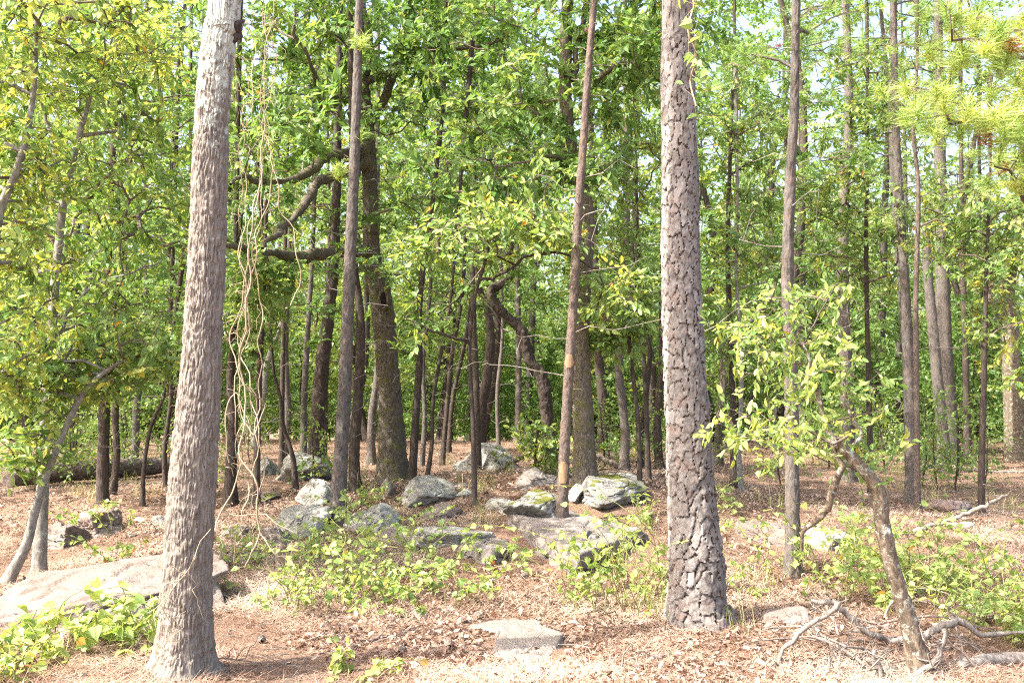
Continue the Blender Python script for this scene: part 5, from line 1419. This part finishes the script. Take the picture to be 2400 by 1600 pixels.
PINES = [proto('pine_tree', 'pine', h, R, z0, n, 1100 + i, 'bark_far', rb, tint=t, bend=0.14) for i, (h, R, z0, n, rb, t) in enumerate([
    (15, 2.6, 6.0, 190, 0.11, 0.48), (13, 2.2, 4.0, 190, 0.09, 0.58), (16, 2.8, 7.5, 190, 0.13, 0.52)])]
SHRUB = [proto('understory_tree', 'oak', h, R, z0, n, 1200 + i, 'bark_dark', rb, size=0.12, tint=t) for i, (h, R, z0, n, rb, t) in enumerate([
    (4.2, 1.6, 0.9, 170, 0.035, 0.42), (5.6, 1.9, 1.3, 200, 0.045, 0.50), (3.0, 1.3, 0.4, 130, 0.025, 0.38)])]
SHRUB.append(proto('young_sapling', 'oak', 1.3, 0.7, 0.25, 22, 1260, 'bark_dark', 0.012, size=0.085, tint=0.55, twigs=4, per=4))
LAB = {}
for src, lab in zip(OAKS + PINES + SHRUB, ('mid-green oak of medium height in the crowded wood beyond the rocks', 'light green low-branched oak in the crowded wood beyond the rocks',
        'tall deep green oak with a high crown beyond the rocks', 'short yellow-green oak leafy almost to the ground beyond the rocks',
        'tall bare-stemmed pine with a high needle crown beyond the rocks', 'shorter bright-needled pine branched low in the wood beyond the rocks', 'tallest thick-stemmed pine in the wood beyond the rocks',
        'bushy young tree of middling height in the wood beyond the rocks', 'slender light green young tree in the wood beyond the rocks', 'low dark green bush on the wood floor beyond the rocks', 'thin knee-high sapling with sparse leaves under the trees')):
    LAB[src.data.name if src.data else src.name] = lab
r = rng_(88)
placed = []
used = set()
def put(src, x, y, sc):
    name = src.name.split('.')[0]
    loc = (x, y, float(ground_h(x, y)) - 0.05)
    if src.name not in used:
        o = src; used.add(src.name); o.location = loc; o.rotation_euler = (0, 0, r.uniform(0, 6.28)); o.scale = (sc,) * 3
    else: o = copy_thing(src, loc, r.uniform(0, 6.28), sc)
    tag(o, LAB[src.name], 'bush' if src == SHRUB[2] else 'tree', LAB[src.name])
def scatter_trees(kinds, n, y0, y1, mind, wide=0.60, s0=0.85, s1=1.2, avoid=None):
    c = t = 0
    while c < n and t < n * 60:
        t += 1
        y = math.sqrt(r.uniform(y0 * y0, y1 * y1)); x = r.uniform(-1, 1) * (wide * y + 1.5)
        if any((x - a) ** 2 + (y - b) ** 2 < mind * mind for a, b in placed): continue
        if avoid and avoid(x, y): continue
        placed.append((x, y)); put(kinds[c % len(kinds)], x, y, r.uniform(s0, s1)); c += 1
mid_gap = lambda x, y: abs(x / y - 0.0) < 0.24 and y < 24     # keep the opening over the boulders free
scatter_trees(OAKS, 48, 20, 60, 2.0, avoid=mid_gap)
for (x, y) in ((-10.5, 14.5), (-12.0, 19.0), (11.5, 18.5)):
    placed.append((x, y)); put(OAKS[len(placed) % 4], x, y, 0.9)
scatter_trees(PINES, 40, 21, 56, 1.6, avoid=mid_gap)
scatter_trees(SHRUB[:3], 120, 23, 54, 1.0, avoid=lambda x, y: y < 27 and abs(x / y) < 0.3)

scatter_trees([SHRUB[2]], 70, 25, 46, 0.8, s0=0.5, s1=1.0, avoid=lambda x, y: y < 27 and abs(x / y) < 0.2)

for k in range(60):
    u = r.uniform(40, 2390); v = r.uniform(1062, 1150)
    if 560 < u < 1360 and r.uniform() < 0.75: continue
    g = G(u, v)
    if any((g[0] - a[0]) ** 2 + (g[1] - a[1]) ** 2 < (max(a[2], a[3]) + 0.2) ** 2 for a in ROCKS): continue
    if 830 < u < 1000: continue
    put(SHRUB[3], g[0], g[1], r.uniform(0.5, 1.15))
gt = [o for o in COL.objects if o.name.startswith('grass_tuft')]
for k in range(40):
    u = r.uniform(60, 2390) if k % 3 else r.uniform(1650, 2390); v = r.uniform(1060, 1200)
    g = G(u, v); o = gt[k % len(gt)].copy(); COL.objects.link(o)
    o.location = g; o.rotation_euler = (0, 0, r.uniform(0, 6.28)); o.scale = (1.3, 1.3, r.uniform(0.7, 1.1))
    tag(o, 'wispy grass growing under the trees behind the boulders', 'grass', 'grass under the trees')

# far wood that reads as one mass
mb = MB()
n = 70000
yy = r.uniform(58, 95, n); xx = r.uniform(-1, 1, n) * (0.7 * yy + 6)
bl = fbm(np.stack([xx * 0.16, yy * 0.16, 0 * xx], -1), 91, 2)
zz = r.uniform(0, 1, n) ** 0.9 * (12 + 9 * (bl - 0.4) * 2) + ground_h(xx, yy)
p = np.stack([xx, yy, zz], -1)
lump = fbm(p * 0.45, 95, 3)
p = p[lump > 0.40]; k = len(p)
add_leaves(mb, 'rhomb', p, r.normal(size=(k, 3)), np.array([0, -0.3, 0.8]) + r.normal(size=(k, 3)) * 0.7, r.uniform(0.25, 0.5, k), r.uniform(0.18, 0.32, k), np.clip(r.normal(0.45, 0.15, k), 0, 1))
for q in range(70):
    y = r.uniform(58, 80); x = r.uniform(-1, 1) * (0.62 * y); z = float(ground_h(x, y))
    add_tube(mb, np.array([[x, y, z - 0.2], [x + r.normal() * 0.2, y, z + 6], [x + r.normal() * 0.4, y, z + 14]]), np.array([0.16, 0.13, 0.05]), 7, 1)
o = mb.build('far_forest', [M['leaf_far'], M['bark_dark']], smooth=False)
tag(o, 'far-off leafy wood closing the view behind the trees', 'forest', kind='stuff')
